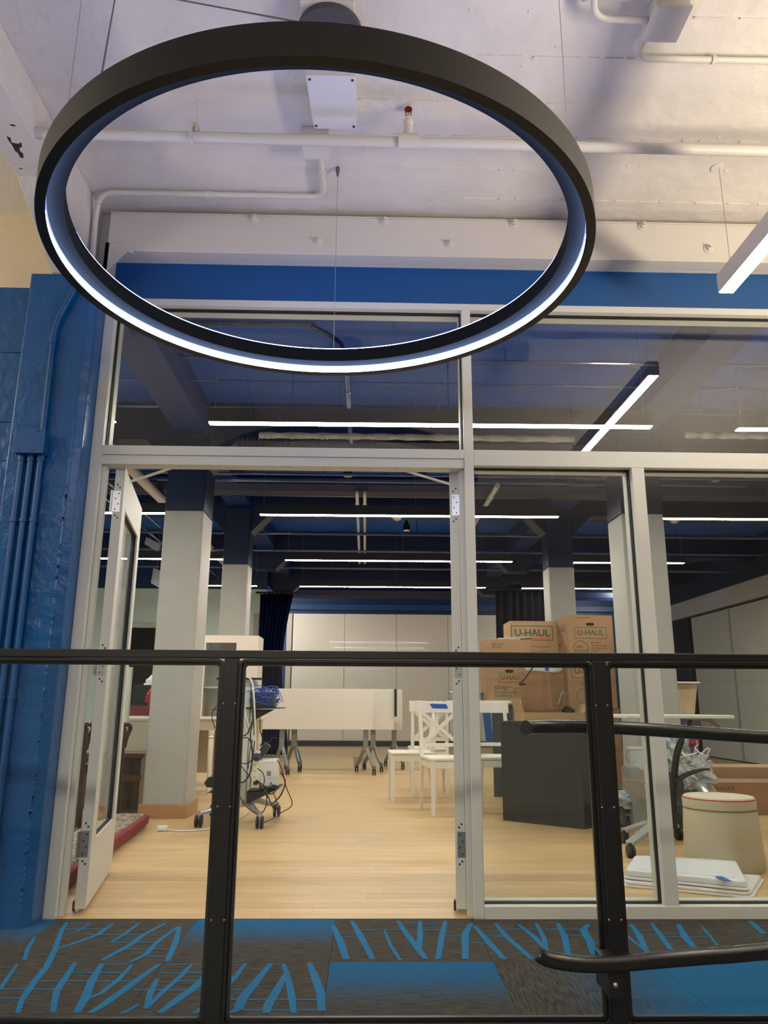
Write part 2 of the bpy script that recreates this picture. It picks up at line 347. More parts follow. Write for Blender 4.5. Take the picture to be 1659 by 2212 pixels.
# doors, both opened into the room
def door(n,hx,sgn,ang):
    """hinged at x=hx; sgn=+1: leaf body lies on +x side of the hinge pin line"""
    t=bpy.data.objects.new('door_%d'%n,None); C.objects.link(t); t.location=(hx,.08,0.02); t.rotation_euler=(0,0,ang); ORG[t.name]=Vector((0,0,0)); t['kind']='structure'
    L_=.90; hgt=2.10; x0,x1=(0,.048) if sgn>0 else (-.048,0)
    def add(b,name,mat,bevel=.0):
        return b.build(name,mat,t,bevel=bevel)
    st=.115
    b=B(); b.box(x0,x1,0,st,0,hgt); b.box(x0,x1,L_-st,L_,0,hgt); b.box(x0,x1,st,L_-st,0,.27); b.box(x0,x1,st,L_-st,hgt-.19,hgt)
    add(b,'leaf',FR,.0015)
    g=B(); 
    for xa in (x0-.001,x1-.009): g.box(xa,xa+.010,st,st+.012,.27,hgt-.19); g.box(xa,xa+.010,L_-st-.012,L_-st,.27,hgt-.19); g.box(xa,xa+.010,st,L_-st,.27,.282); g.box(xa,xa+.010,st,L_-st,hgt-.202,hgt-.19)
    add(g,'glazing_bead',FR)
    gk=B(); xm=(x0+x1)/2
    for xa in (xm-.012,xm+.004): gk.box(xa,xa+.008,st,st+.014,.27,hgt-.19); gk.box(xa,xa+.008,L_-st-.014,L_-st,.27,hgt-.19); gk.box(xa,xa+.008,st,L_-st,.27,.284); gk.box(xa,xa+.008,st,L_-st,hgt-.204,hgt-.19)
    add(gk,'gasket',M('gasket'))
    add(bx(xm-.003,xm+.003,st+.002,L_-st-.002,.272,hgt-.192),'pane',GLASS())
    for z in (.22,1.04,1.86):
        hx_=x0 if sgn>0 else x1; d=-1 if sgn>0 else 1
        xa,xb=sorted((hx_+d*.004,hx_-d*.036))
        h=add(B().box(xa,xb,-.0025,-.0002,z,z+.112),'hinge',STEEL())
        kb=B()
        for q in range(5): kb.lathe([(.0065,q*.0226),(.0065,q*.0226+.0215)],(hx_+d*.010,-.006,z),n=10)
        kb.build('knuckle',STEEL(),h)
        sc=B()
        for q in range(4): sc.lathe([(.004,0),(.0035,.001)],(hx_-d*(.012+.014*(q%2)),-.0025,z+.014+.028*q),n=8,m=Matrix.Rotation(math.pi/2,4,'X'))
        sc.build('screw',M('dark_screw'),h)
        for dz,dx in ((.145,.016),(.130,.028),(-.03,.028),(-.018,.016)):
            if 0<z+dz<hgt: add(B().lathe([(.005,0),(.004,.001)],(hx_-d*dx,0,z+dz),n=10,m=Matrix.Rotation(math.pi/2,4,'X')),'screw',M('dark_screw'))
    px=x1+.04 if sgn>0 else x0-.04
    s=1 if sgn>0 else -1
    face=x1 if sgn>0 else x0
    if 0: add(B().tube(fillet([(face,L_-.06,.85),(face+s*.05,L_-.06,.85),(face+s*.05,L_-.06,1.25),(face,L_-.06,1.25)],.02),.008,8),'pull_handle',STEEL())
    add(bx(x0+.008,x1-.008,L_-.0,L_+.002,.9,1.1),'lock_plate',STEEL())
    add(bx(min(face,face-s*.1)if 0 else x0-.012,x0,.02,.06,-.012,.03),'floor_sweep',BLK())
    # overhead closer arm
    add(B().box(-.01 if sgn>0 else -.0,.0 if sgn>0 else .01,.28,.5,hgt-.09,hgt-.03),'closer',FR)
    add(B().tube([(s*(-.005),.34,hgt+.004),(s*.17,.14,hgt+.012),(s*.30,-.035,hgt+.012)],.008,6),'closer_arm',FR)
    return t
door(1,-1.308,1,math.radians(10.5)); door(2,.476,-1,math.radians(-10))

# ---------------------------------------------------------- ring pendant
RC=Vector((-.167,-1.318,0)); RR=.939; RZ=2.43; TX,TY_=-.012,-.015
tilt=Matrix.Rotation(.0,4,'X')
ring=thing('ring_pendant','large black ring pendant light with glowing bluish white inner strip hanging under the white ceiling','pendant light',(RC.x,RC.y,RZ))
RTILT=Matrix.Rotation(.014,4,'X')@Matrix.Rotation(-.012,4,'Y')
def rr(prof,name,mat): return B().lathe(prof,(RC.x,RC.y,RZ),n=160,close=True,m=RTILT).build(name,mat,ring)
bkr=M('ring_black',(26,26,25),.42,bump=.03,scale=90,spec=.3); bki=M('ring_inner_black',(20,21,24),.85,spec=.1)
W1,H1,H2,W2=.031,.036,.099,.052
rr([(RR,0),(RR,H2),(RR-W1,H2),(RR-W1,H1+.002),(RR-.006,H1+.002),(RR-.006,.005),(RR-W1,.005),(RR-W1,0)][::-1],'housing',bkr)
rr([(RR-W1,H1+.003),(RR-W1,H2),(RR-W1-W2,H2),(RR-W1-W2,H1+.003)][::-1],'inner_lip',bki)
rr([(RR-.0215,.006),(RR-.0215,H1),(RR-.0265,H1),(RR-.0265,.006)][::-1],'light_strip',emis('ring_led',(.40,.56,1.),RING_L))
rr([(RR-W1-W2+.002,H2+.0005),(RR-W1-W2+.002,H2+.004),(RR-W1-.004,H2+.004),(RR-W1-.004,H2+.0005)][::-1],'upper_light_strip',emis('ring_led_up',(.36,.46,1.),RING_L*.62))
for a in (math.radians(90),math.radians(205),math.radians(-26)):
    x=RC.x+(RR-.06)*math.cos(a); y=RC.y+(RR-.06)*math.sin(a)
    B().tube([(x,y,RZ+.10+.014*(y-RC.y)),(x,y,CZ-.03)],.0013,5).build('suspension_cable',STEEL(),ring)
    B().lathe([(.006,-.05),(.006,-.03),(.010,-.028),(.010,0)],(x,y,CZ),n=10).build('cable_anchor',M('pewter',(110,108,106),.5,metal=.5),ring)
B().lathe([(.125,-.03),(.125,-.004),(.12,0)],(RC.x,RC.y+.02,CZ-.05),n=40).build('canopy',M('canopy_black',(62,62,68),.5),ring)
q0=P(250,0,Z=CZ-.02); 
B().tube([RC+Vector((-.60,-.63,RZ+.085)),Vector((q0.x+.02,q0.y-.05,CZ-.02)),Vector((RC.x-.02,RC.y,CZ-.06))],.0035,6).build('power_cord',M('grey_cord',(90,92,98),.5),ring)
# box on the ceiling behind the canopy
jb=thing('ceiling_raceway_box','white painted metal raceway box with screwed cover plate above the ring pendant','electrical box',(-.17,-1.0,3.43))
bx(-.275,-.07,-1.42,-.80,3.50,3.549).build('housing',MC['white_steel'],jb,bevel=.003)
cv=B().prism([(-.278,-1.10),(-.068,-1.10),(-.066,-.795),(-.262,-.795)],'z',3.47,3.50).build('cover_plate',M('cover_plate',(208,208,210),.4,var=.04,vs=5),jb,bevel=.002)
for x,y in ((-.262,-1.08),(-.082,-1.08),(-.25,-.815),(-.08,-.815)): B().lathe([(.006,0),(.005,-.004)],(x,y,3.47),n=8).build('screw',M('dark_screw'),jb if 0 else cv)
# conduit
WS=MC['white_steel']
b1=thing('junction_box','small square white junction box where the white ceiling conduit starts','junction box',(-.26,-.67,3.46))
bx(-.33,-.20,-.72,-.60,3.47,3.549).build('box_body',WS,b1,bevel=.002); bx(-.325,-.205,-.715,-.605,3.462,3.47).build('cover_plate',WS,b1)
cz=3.522
co=thing('ceiling_conduit','white conduit bending along the steel channel and down the corner beside the beam','conduit',(-.8,-.25,cz))
B().tube(fillet([(-.245,-.60,cz),(-.245,-.245,cz),(-1.415,-.245,cz),(-1.455,-.175,3.44),(-1.478+.03,-.165,3.10)],.07,8),.0145,10).build('pipe',WS,co)
B().tube([(-.245,-.46,cz),(-.245,-.43,cz)],.018,10).build('coupling',WS,co); B().tube([(-.87,-.245,cz),(-.83,-.245,cz)],.018,10).build('coupling',WS,co)
# sprinkler pipe
PZ=3.36; PY=-.86
sp=thing('sprinkler_pipe','white sprinkler pipe running across the hall ceiling behind the ring pendant','pipe',(0,PY,PZ))
B().tube([(-1.9,PY,PZ),(3.4,PY+.02,PZ)],.024,14).build('pipe',WS,sp)
sx=.165
B().tube([(sx-.045,PY,PZ),(sx+.045,PY,PZ)],.034,14).build('tee_fitting',WS,sp)
h=B().lathe([(.024,.02),(.024,.05),(.019,.055),(.019,.085),(.023,.09),(.023,.105),(.014,.11),(.012,.13)],(sx,PY,PZ),n=12).build('upright_fitting',WS,sp)
hd_=B().lathe([(.008,.13),(.007,.14),(.004,.143)],(sx,PY,PZ),n=8).tube([(sx-.010,PY,PZ+.132),(sx-.013,PY,PZ+.15),(sx,PY,PZ+.168)],.0025,5).tube([(sx+.010,PY,PZ+.132),(sx+.013,PY,PZ+.15),(sx,PY,PZ+.168)],.0025,5).lathe([(.018,.166),(.018,.170),(.013,.172)],(sx,PY,PZ),n=14)
hd_.build('sprinkler_head',M('red_brass',(110,34,26),.35,metal=.5),sp)['label']='red sprinkler head'
hx=-.785
B().tube([(hx+.008,PY,PZ+.03),(hx+.008,PY,CZ)],.005,6).build('hanger_rod',WS,sp)
B().box(hx-.016,hx-.002,PY-.026,PY+.026,PZ-.028,PZ-.024).box(hx-.016,hx-.002,PY-.028,PY-.024,PZ-.028,PZ+.05).box(hx-.016,hx-.002,PY+.024,PY+.028,PZ-.028,PZ+.05).box(hx-.016,hx+.02,PY-.028,PY+.028,PZ+.05,PZ+.056).build('hanger_clamp',WS,sp)
# upper right conduits and box
ub=thing('junction_box','large white junction box with conduits at the top right corner of the hall ceiling','junction box',(1.12,-1.35,3.45))
bx(1.06,1.19,-1.47,-1.32,3.47,3.549).build('box_body',WS,ub,bevel=.003); bx(1.055,1.195,-1.475,-1.315,3.458,3.47).build('cover_plate',WS,ub,bevel=.002)
def conduit(label,pts,r=.013,rad=.06,straps=()):
    pts=fillet(pts,rad,7); t=thing('conduit',label,'conduit',tuple(pts[0])); B().tube(pts,r,10).build('pipe',WS,t)
    for p,ax in straps:
        p=Vector(p); d=Vector(ax); B().tube([p-d*.008,p+d*.008],r+.005,10).build('strap',WS,t)
conduit('white conduit curving from the right side of the large ceiling junction box along the ceiling',[(1.085,-1.32,3.52),(1.085,-1.175,3.52),(3,-1.19,3.52)],straps=[((1.41,-1.178,3.52),(1,0,0))])
conduit('white conduit curving in from the top edge to the large junction box',[(.80,-1.66,3.49),(.84,-1.385,3.49),(1.055,-1.385,3.49)],rad=.08)
conduit('thin straight white conduit along the ceiling left of the large junction box',[(-.05,-1.45,3.535),(.55,-1.44,3.535),(1.055,-1.43,3.535)],r=.010,rad=.02,straps=[((.803,-1.436,3.535),(1,0,0)),((.1,-1.448,3.535),(1,0,0))])
# linear pendant in the hall
def linear(name,label,p0,p1,w,h,L,anchor_z,group=None,joints=1,par=None,cabs=(.04,.96),mat=None):
    p0=Vector(p0); p1=Vector(p1); d=(p1-p0); le=d.length; ang=math.atan2(d.y,d.x); mid=(p0+p1)/2
    t=thing(name,label,'pendant light',tuple(p0),group,0); ORG[t.name]=p0
    R=Matrix.Translation(p0)@Matrix.Rotation(ang,4,'Z')
    B().box(0,le,-w/2,w/2,.0,h,R).build('housing',mat,t)
    seg=joints+1
    for k in range(seg):
        a=le*k/seg+.004; b=le*(k+1)/seg-.004
        B().box(a,b,-w/2+.006,w/2-.006,-.004,.001,R).build('diffuser',L,t)
    for c in cabs:
        q=R@Vector((le*c,0,h)); B().tube([q,(q.x,q.y,anchor_z)],.0016,5).build('suspension_cable',STEEL(),t)
    return t
HW=M('lamp_white',(214,208,200),.4)
HE=emis('hall_led',(1,.92,.80),HALL_L)
lm=linear('linear_pendant','white linear pendant light at the upper right of the hall running toward the viewer',(1.742,-.43,2.89),(1.722,-2.26,2.89),.075,.095,HE,CZ,mat=HW,cabs=(.04,.97))
B().lathe([(.03,-.006),(.03,0)],(1.735,-.50,CZ),n=16).build('ceiling_cap',HW,lm)
# ---------------------------------------------------------- pilaster box and blue conduits
BP=BLUES(); PF=-.15
eb=thing('wall_junction_box','blue painted junction box on the blue pilaster','junction box',(-1.64,PF,2.09))
bx(-1.705,-1.565,PF-.065,PF,2.095,2.215).build('box_body',BP,eb,bevel=.004)
bx(-1.708,-1.562,PF-.070,PF-.065,2.092,2.218).build('cover_plate',BP,eb,bevel=.002)
for x,z in ((-1.69,2.205),(-1.60,2.205),(-1.59,2.205),(-1.68,2.105),(-1.61,2.105)): B().lathe([(.0035,0),(.003,.0015)],(x,PF-.07,z),n=8,m=Matrix.Rotation(math.pi/2,4,'X')).build('knockout_hole',M('hole',(8,20,40),.8),eb)
for k,x in enumerate((-1.682,-1.637,-1.590)):
    t=thing('wall_conduit',['leftmost of the three blue conduits running down the blue pilaster','middle one of the three blue conduits running down the blue pilaster','rightmost of the three blue conduits running down the blue pilaster'][k],'conduit',(x,PF-.02,0),'blue conduits below the wall box')
    B().tube([(x,PF-.022,.0),(x,PF-.022,2.095)],.0145,12).build('pipe',BP,t)
    for z in (1.77,.95,.42): B().tube([(x,PF-.022,z-.008),(x,PF-.022,z+.008)],.019,12).build('strap',BP,t)
    B().lathe([(.018,-.03),(.018,0)],(x,PF-.022,2.095),n=12).build('connector',BP,t)
t=thing('wall_conduit','single blue conduit bending up from the wall junction box toward the ceiling','conduit',(-1.6,PF-.02,2.2))
B().tube(fillet([(-1.595,PF-.022,2.215),(-1.600,PF-.022,2.79),(-1.50,PF-.022,3.06),(-1.455,PF-.02,3.12)],.07),.0145,12).build('pipe',BP,t)
B().tube([(-1.600,PF-.022,2.69),(-1.600,PF-.022,2.73)],.018,12).build('coupling',BP,t)

# ---------------------------------------------------------- railing
RY=-1.2
rail=thing('guard_railing','black steel guard railing with framed clear panels at the front of the landing','railing',(0,RY,0))
bx(-3.2,4.2,RY-.02,RY+.02,1.072,1.098).build('top_rail',BLACK(),rail,bevel=.003)
posts=[(-1.62,),(-.457,),(.742,),(1.94,)]
for (x,) in posts: bx(x,x+.046,RY-.022,RY+.022,-.012,1.072).build('post',BLACK(),rail,bevel=.003)
xs=[(-1.62+.046,-.457),(-.457+.046,.742),(.742+.046,1.94)]
for xa,xb in xs:
    za,zb=.012,1.070
    def rrect(x0,x1,z0,z1,r,y,rad): 
        pts=[];
        for cx,cz_,a0 in ((x1-r,z1-r,0),(x0+r,z1-r,90),(x0+r,z0+r,180),(x1-r,z0+r,270)):
            for k in range(5): a=math.radians(a0+k*22.5); pts.append(Vector((cx+r*math.cos(a),y,cz_+r*math.sin(a))))
        pts.append(pts[0].copy()); return pts
    def ringframe(x0,x1,z0,z1,w,r,y0,y1):
        o_=rrect(x0,x1,z0,z1,r+w,0,0)[:-1]; i_=rrect(x0+w,x1-w,z0+w,z1-w,r,0,0)[:-1]; n=len(o_); b=B(); vs=[]
        for y in (y0,y1):
            for q in o_: vs.append((q.x,y,q.z))
            for q in i_: vs.append((q.x,y,q.z))
        fs=[]
        for k in range(n):
            k2=(k+1)%n; fs+=[(k,n+k,n+k2,k2),(2*n+k,2*n+k2,3*n+k2,3*n+k),(k,k2,2*n+k2,2*n+k),(n+k,3*n+k,3*n+k2,n+k2)]
        return b.add(vs,fs)
    f=ringframe(xa,xb,za,zb,.009,.012,RY-.016,RY-.006).build('panel_frame',BLACK(),rail)
    ringframe(xa+.002,xb-.002,za+.002,zb-.002,.018,.010,RY+.004,RY+.018).build('inner_frame',BLACK(),f)
    bx(xa+.006,xb-.006,RY-.003,RY+.003,za+.006,zb-.006).build('panel',glass('railing_glass',(.95,.965,.96),.02),f)
bx(-3.2,4.2,RY-.02,RY+.02,-.012,.010).build('bottom_rail',BLACK(),rail,bevel=.003)
for (x,) in posts[1:3]:
    for z in (.93,.30,.62): 
        for dx in (.004,.042): B().lathe([(.0035,0),(.002,.002)],(x+dx,RY-.022,z),n=8,m=Matrix.Rotation(math.pi/2,4,'X')).build('screw',STEEL(),rail)
# handrails
hr=thing('handrail','black round handrail with a flat end cap on the room side of the railing','handrail',(1,-1.05,.8))
pts=[P(1137,1572,Y=-1.09),P(1152,1571,Y=-1.07)]+[P(x,y,Y=-1.05) for x,y in ((1200,1570),(1300,1571),(1400,1576),(1520,1584),(1659,1593))]+[Vector((1.9,-1.05,.80))]
B().tube(smooth(pts),.0225,18).build('rail',M('black_gloss',(24,25,26),.22),hr)
B().tube([pts[0]+Vector((-.003,-.003,0)),pts[0]],.024,18).build('end_cap',BLACK(),hr)
bx(1.5,1.52,-1.18,-1.06,.79,.81).build('bracket',BLACK(),hr)
hl=thing('handrail','lower black tubular stair handrail with a curled end in front of the railing','handrail',(.7,-1.35,.2))
pts=[P(x,y,Y=-1.36) for x,y in ((1162,2058),(1180,2070),(1215,2078),(1270,2083),(1340,2081),(1420,2074),(1520,2066),(1659,2054))]+[Vector((1.9,-1.36,.33))]
B().tube(smooth(pts),[.017]+[.0215]*(len(smooth(pts))-1),18).build('rail',MC['black_gloss'],hl)
q=P(1325,2100,Y=-1.36); B().prism([(q.x-.012,q.z+.02),(q.x+.032,q.z+.02),(q.x+.030,q.z-.055),(q.x+.02,q.z-.07),(q.x-.012,q.z-.07)],'y',-1.35,-1.222).build('bracket',BLACK(),hl,bevel=.002)
B().lathe([(.008,0),(.007,.006),(.003,.009)],(q.x+.006,-1.35,q.z-.035),n=10,m=Matrix.Rotation(math.pi/2,4,'X')).build('bracket_bolt',STEEL(),hl)
# ============================================================ SETTING: ROOM
def wood_mat(key,off=0):
    if key in MC: return MC[key]
    m=M(key,(214,180,130),.33,spec=.4); nt=m.node_tree; N=nt.nodes; L=nt.links; b=N['Principled BSDF']; tc=[n for n in N if n.type=='TEX_COORD'][0]
    mp=N.new('ShaderNodeMapping'); mp.inputs['Scale'].default_value=(1.2,26,1); mp.inputs['Location'].default_value=(off*3.1,off*1.7,0); L.new(tc.outputs['Object'],mp.inputs[0])
    n=N.new('ShaderNodeTexNoise'); n.inputs['Scale'].default_value=2.2; n.inputs['Detail'].default_value=5; L.new(mp.outputs[0],n.inputs[0])
    r=N.new('ShaderNodeValToRGB'); L.new(n.outputs[0],r.inputs[0]); e=r.color_ramp.elements
    k=1-.035*(off%3)
    e[0].position=.3; e[0].color=lin((196*k,160*k,108*k))+(1,); e[1].position=.7; e[1].color=lin((226*k,192*k,140*k))+(1,)
    br=None
    L.new(r.outputs[0],b.inputs['Base Color'])
    return m
fl=struct(bx(-7,6.7,0,15,-.25,-.006).build('floor',M('subfloor',(150,110,66),.7)))
pw=.0945; nrow=0; y=0.0
PM=[wood_mat('wood_plank_%d'%i,i) for i in range(5)]
pm_cache={}
while y<2.0:
    x=-1.9-random.random()*1.2
    while x<3.6:
        le=1.22 if nrow%2 else 1.83; le+=random.choice((0,.1))
        key=(round(le,2)); i=random.randrange(5)
        if (key,i) not in pm_cache:
            bb=bx(-le/2+.0004,le/2-.0004,.0004,pw-.0004,-.006,0); o=bb.build('plank',PM[i],fl,bevel=.0006,seg=1); pm_cache[(key,i)]=o; me=o.data
            for v in me.vertices: v.co=v.co+ORG[fl.name]
        else:
            o=pm_cache[(key,i)].copy(); C.objects.link(o); o.parent=fl
        o.location=Vector((x+le/2,y,0))-ORG[fl.name]
        x+=le
    y+=pw; nrow+=1
Y2=y
# beyond: planks too small to pick apart, real strips joined into one part
fb=B(); k=0
while y<15:
    w=pw if y<6 else .189
    fb.box(-7,6.7,y+.0004,y+w-.0006,-.006,-.0002-.0006*random.random()); y+=w
o=fb.build('plank_field',PM[1],fl); o['kind']='stuff'
fb=B(); y=0
while y<Y2-.01:
    fb.box(-7,-3.2,y,y+pw-.0006,-.006,-.0006); fb.box(5.4,6.7,y,y+pw-.0006,-.006,-.0006); y+=pw
o=fb.build('plank_field',PM[1],fl); o['kind']='stuff'
bx(-1.36,.499,-.004,.004,-.011,.001).build('floor_nosing',M('dark_edge',(60,42,28),.6),fl)
RCZ=3.72
rc=struct(bx(-7,6.7,.12,15,RCZ,RCZ+.2).build('ceiling',M('navy_ceiling',(26,90,196),.6,bump=.6,scale=30,var=.12,vs=4,dist=.01)))
struct(bx(-7.15,-7,0,15,0,RCZ).build('wall_left',M('teal_wall',(206,238,240),.5)))
struct(bx(6.55,6.7,0,15,0,RCZ).build('wall_right',M('navy_wall',(24,38,66),.5)))
struct(bx(-7,6.7,14.5,14.7,0,RCZ).build('wall_back',M('blue_back',(16,52,96),.5)))
struct(bx(3.35,6.7,0,.1,0,3.05).build('wall_front',NAVY())); struct(bx(-6,-1.765,.26,.3,0,RCZ).build('wall_front',M('teal_wall')))
# room beams with haunches
for k,yb_ in enumerate((3.12,5.9,8.7,11.5)):
    bz=3.34
    struct(bx(-7,6.7,yb_,yb_+.34,bz,RCZ).build('trim_13',NAVYD()))
    for cx in (-1.67,2.52):
        struct(B().prism([(cx-.42,bz),(cx-.17,3.08),(cx+.17,3.08),(cx+.42,bz)],'y',yb_+.02,yb_+.32).build('trim_14',NAVYD()))
for cx in (-1.67,2.52): struct(bx(cx-.15,cx+.15,.12,14.5,3.42,RCZ).build('trim_15',NAVY()))
def column(x0,x1,y0,label,trim=True,deep=.34,split=2.65):
    t=thing('column',label,'column',((x0+x1)/2,y0+deep/2,0))
    bx(x0,x1,y0,y0+deep,0,split).build('shaft',GRAY(),t,bevel=.018,seg=3)
    bx(x0,x1,y0,y0+deep,split,3.40).build('upper_shaft',NAVYD(),t,bevel=.018,seg=3)
    o_=B(); 
    for a,b,c,d in ((x0-.022,x1+.022,y0-.022,y0),(x0-.022,x1+.022,y0+deep,y0+deep+.022),(x0-.022,x0,y0,y0+deep),(x1,x1+.022,y0,y0+deep)): o_.box(a,b,c,d,0,.105)
    o_.build('base_trim',M('oak_trim',(178,134,88),.45,var=.08,vs=10,stretch=(1,1,12)),t,bevel=.002)
column(-1.86,-1.50,3.09,'near left grey concrete column with navy top and oak base trim',deep=.42)
column(-1.83,-1.50,5.86,'second grey column behind the near left one, beside the navy curtain')
column(2.33,2.66,5.86,'grey column with navy flared head behind the stacked cardboard boxes')
column(2.34,2.73,3.02,'near right grey column with navy top behind the window mullion',deep=.42)
# back wall: whiteboards and baseboard
wb=thing('whiteboard_wall','wide wall of white writing panels across the back of the room','whiteboard',(.5,14.4,0))
WBM=M('whiteboard',(222,217,206),.22,coat=.3)
for i in range(4):
    x0=-1.72+i*1.22; bx(x0+.004,x0+1.216,14.42,14.5,.12,3.0).build('panel',WBM,wb,bevel=.002)
bx(-1.86,-1.74,14.40,14.5,0,3.0).build('side_trim',GRAY(),wb); bx(3.16,3.3,14.40,14.5,0,3.0).build('side_trim',GRAY(),wb)
struct(bx(-1.72,3.16,14.38,14.5,0,.12).build('baseboard_back',M('dark_base',(42,44,46),.5)))
struct(bx(-7,6.7,14.2,14.5,3.08,3.2).build('trim_16',M('blue_ledge',(24,66,110),.5)))
# teal back wall left with dark doorway
bw=struct(B().box(-7,-4.78,11.2,11.3,0,3.1).box(-4.78,-3.3,11.2,11.3,2.34,3.1).box(-3.3,-1.95,11.2,11.3,0,3.1).build('wall_back',M('teal_pale',(222,242,236),.5)))
struct(bx(-7,-1.95,11.19,11.3,3.1,RCZ).build('wall_back',M('blue_back')))
dk=bx(-4.78,-3.3,11.32,11.4,0,2.34).build('door_3',M('opening_shade',(10,16,18),.6)); struct(dk)  # dark slab closing the doorway, the shade beyond put into its colour
bx(-4.83,-3.25,11.17,11.2,2.34,2.42).build('lintel_trim',WHITE(),bw)
# sliding board wall at the right
sw=thing('whiteboard_partition','tall run of white sliding panels along the right side wall','partition',(6.5,8,0))
PMt=M('partition_white',(190,190,180),.2,coat=.4)
for i,(ya,yb_) in enumerate(((9.75,11.35),(8.1,9.7),(6.4,8.05),(4.7,6.35))):
    bx(6.46,6.54,ya,yb_,.02,2.62).build('panel',PMt,sw,bevel=.004)
bx(6.42,6.55,4.5,12.4,2.66,2.98).build('header',PMt,sw)
for ya in (9.70,8.05): bx(6.445,6.47,ya,ya+.05,.02,2.62).build('edge_trim',ALU(),sw)
bx(6.44,6.55,11.45,12.35,.02,2.62).build('opening_shade',M('opening_shade'),sw)  # slab coloured dark for the shade inside the opening
# curtains
def curtain(x0,x1,y,z0,z1,label,gather=0,mat=None):
    n=70; b=B(); vs=[]; rows=14
    for j in range(rows+1):
        f=j/rows; z=z1+(z0-z1)*f; sh=1-gather*math.sin(math.pi*min(1,f*1.1))*.5
        for i in range(n+1):
            u=i/n; x=x0+(x1-x0)*(u*sh); vs.append((x,y+.05*math.sin(u*46+.6*math.sin(f*4))+.02*math.sin(u*17),z))
    for j in range(rows):
        for i in range(n): a=j*(n+1)+i; b.f.append((a,a+n+1,a+n+2,a+1)); b.sm.append(True)
    b.v=[Vector(v) for v in vs]
    t=thing('curtain',label,'curtain',((x0+x1)/2,y,z0)); o=b.build('cloth',mat or M('navy_velvet',(10,20,54),.9,bump=.2,scale=60,spec=.1),t)
    md=o.modifiers.new('s','SOLIDIFY'); md.thickness=.012
    B().tube([(x0-.1,y,z1+.02),(x1+.1,y,z1+.02)],.02,8).build('curtain_rail',BLK(),t)
a=P(563,1300,Y=10.5); c=P(632,1300,Y=10.5)
curtain(a.x,c.x,10.5,.05,2.92,'navy curtain hanging left of the whiteboard wall',.55)
a=P(1072,1300,Y=9.0); c=P(1190,1300,Y=9.0)
curtain(a.x,c.x,9.0,.05,2.80,'navy curtain hanging right of the whiteboard wall behind the boxes',mat=M('black_velvet',(12,14,24),.9,spec=.1))
t=bx(*(lambda p:(p.x-.05,p.x+.04,10.9,10.98,0,2.6))(P(555,1300,Y=10.9))).build('side_post',GRAY()); setp(t,'slim grey post just left of the left navy curtain','post')
# ---------------------------------------------------------- room pendants
RE=emis('room_led',(1,.93,.83),ROOM_L); DB=M('lamp_black',(16,17,20),.4)
LZ=2.79; ordn=['nearest','second','third','farthest']
for r_,(y,) in enumerate(((1.22,),(3.83,),(6.35,),(8.70,))):
    for c_,(xa,xb) in enumerate(((-4.77,-1.72),(-1.09,1.95),(2.55,5.6))):
        if c_==2 and r_==2: xb=P(1472,1215,Y=y).x
        if c_==2 and r_==3: xb=P(1340,1270,Y=y).x
        if c_==0 and r_==3: xa=P(398,1267,Y=y).x; xb=P(556,1266,Y=y).x
        nm=['left','middle','right'][c_]
        linear('linear_pendant','black linear pendant with warm white strip, %s row from the glass wall, %s column'%(ordn[r_],nm),(xa,y-.02*c_,LZ),(xb,y-.04-.02*c_,LZ),.07,.10,RE,RCZ,'linear pendants in the blue ceilinged room',mat=DB,cabs=(.012,.52,.985))
# one more row behind, hidden; pipes along X under the ceiling
def xpipe(label,y_,z,r,x0=-6.5,x1=6.4,mat=None,drops=()):
    t=thing('ceiling_pipe',label,'pipe',(0,y_,z)); B().tube([(x0,y_,z),(x1,y_,z)],r,10).build('pipe',mat or NAVYP(),t)
    for d in drops: B().tube([(d,y_,z),(d,y_,RCZ)],.006,6).build('hanger_rod',NAVYP(),t)
    return t
SH=M('bright_pipe',(58,78,130),.12,coat=1)
def zat(y_,py,px=830):  # height of a line seen at photo row py standing at depth y_
    return P(px,py,Y=y_).z
xpipe('thin pale pipe near the top of the transom windows',1.9,zat(1.9,778),.016,mat=SH,drops=(-1.5,1.1))
xpipe('second thin blue pipe crossing behind the transom windows',2.3,zat(2.3,828),.012,drops=(-.2,))
xpipe('blue pipe crossing low behind the transom windows',2.95,zat(2.95,885),.014,mat=SH,drops=(-1.2,.4,2.9))
xpipe('large dark round duct crossing just behind the nearest pendant row',5.0,3.45,.14,mat=M('duct_dark',(22,36,76),.35))
xpipe('pale sprinkler pipe just below the transom bar',4.3,zat(4.3,1026),.016,mat=SH,drops=(-.9,.6))
xpipe('pale sprinkler pipe below and parallel to the one under the transom bar',4.6,zat(4.6,1040),.024,x1=P(1610,1040,Y=4.6).x,mat=SH,drops=(-.5,.2,3.9))
xpipe('thin pale pipe between the second and third pendant rows',6.7,zat(6.7,1154),.022,mat=SH,drops=(.7,))
xpipe('thin pale pipe just above the third pendant row',8.0,zat(8.0,1191),.020,mat=SH)
xpipe('thin pale pipe between the third and farthest pendant rows',9.3,zat(9.3,1228),.026,mat=SH)
xpipe('thick round duct above the farthest pendant row',12.6,3.3,.18,mat=MC['duct_dark'])
def ypipe(label,x,y0,y1,z,r,mat=None):
    t=thing('ceiling_pipe',label,'pipe',(x,y0,z)); B().tube([(x,y0,z),(x,y1,z)],r,12).build('pipe',mat or NAVYP(),t)
    for y in (y0+.5,(y0+y1)/2): B().tube([(x,y-.02,z),(x,y+.02,z)],r+.006,12).build('coupling',mat or NAVYP(),t)
ypipe('thick pale pipe running away to the left of the near left column',-2.45,2.5,11,3.28,.055,M('pale_pipe',(190,190,190),.35))
ypipe('thin conduit left of the thick pale pipe',-2.85,2.5,11,3.28,.016,SH); ypipe('second thin conduit left of the thick pale pipe',-3.1,2.5,11,3.28,.016,SH)
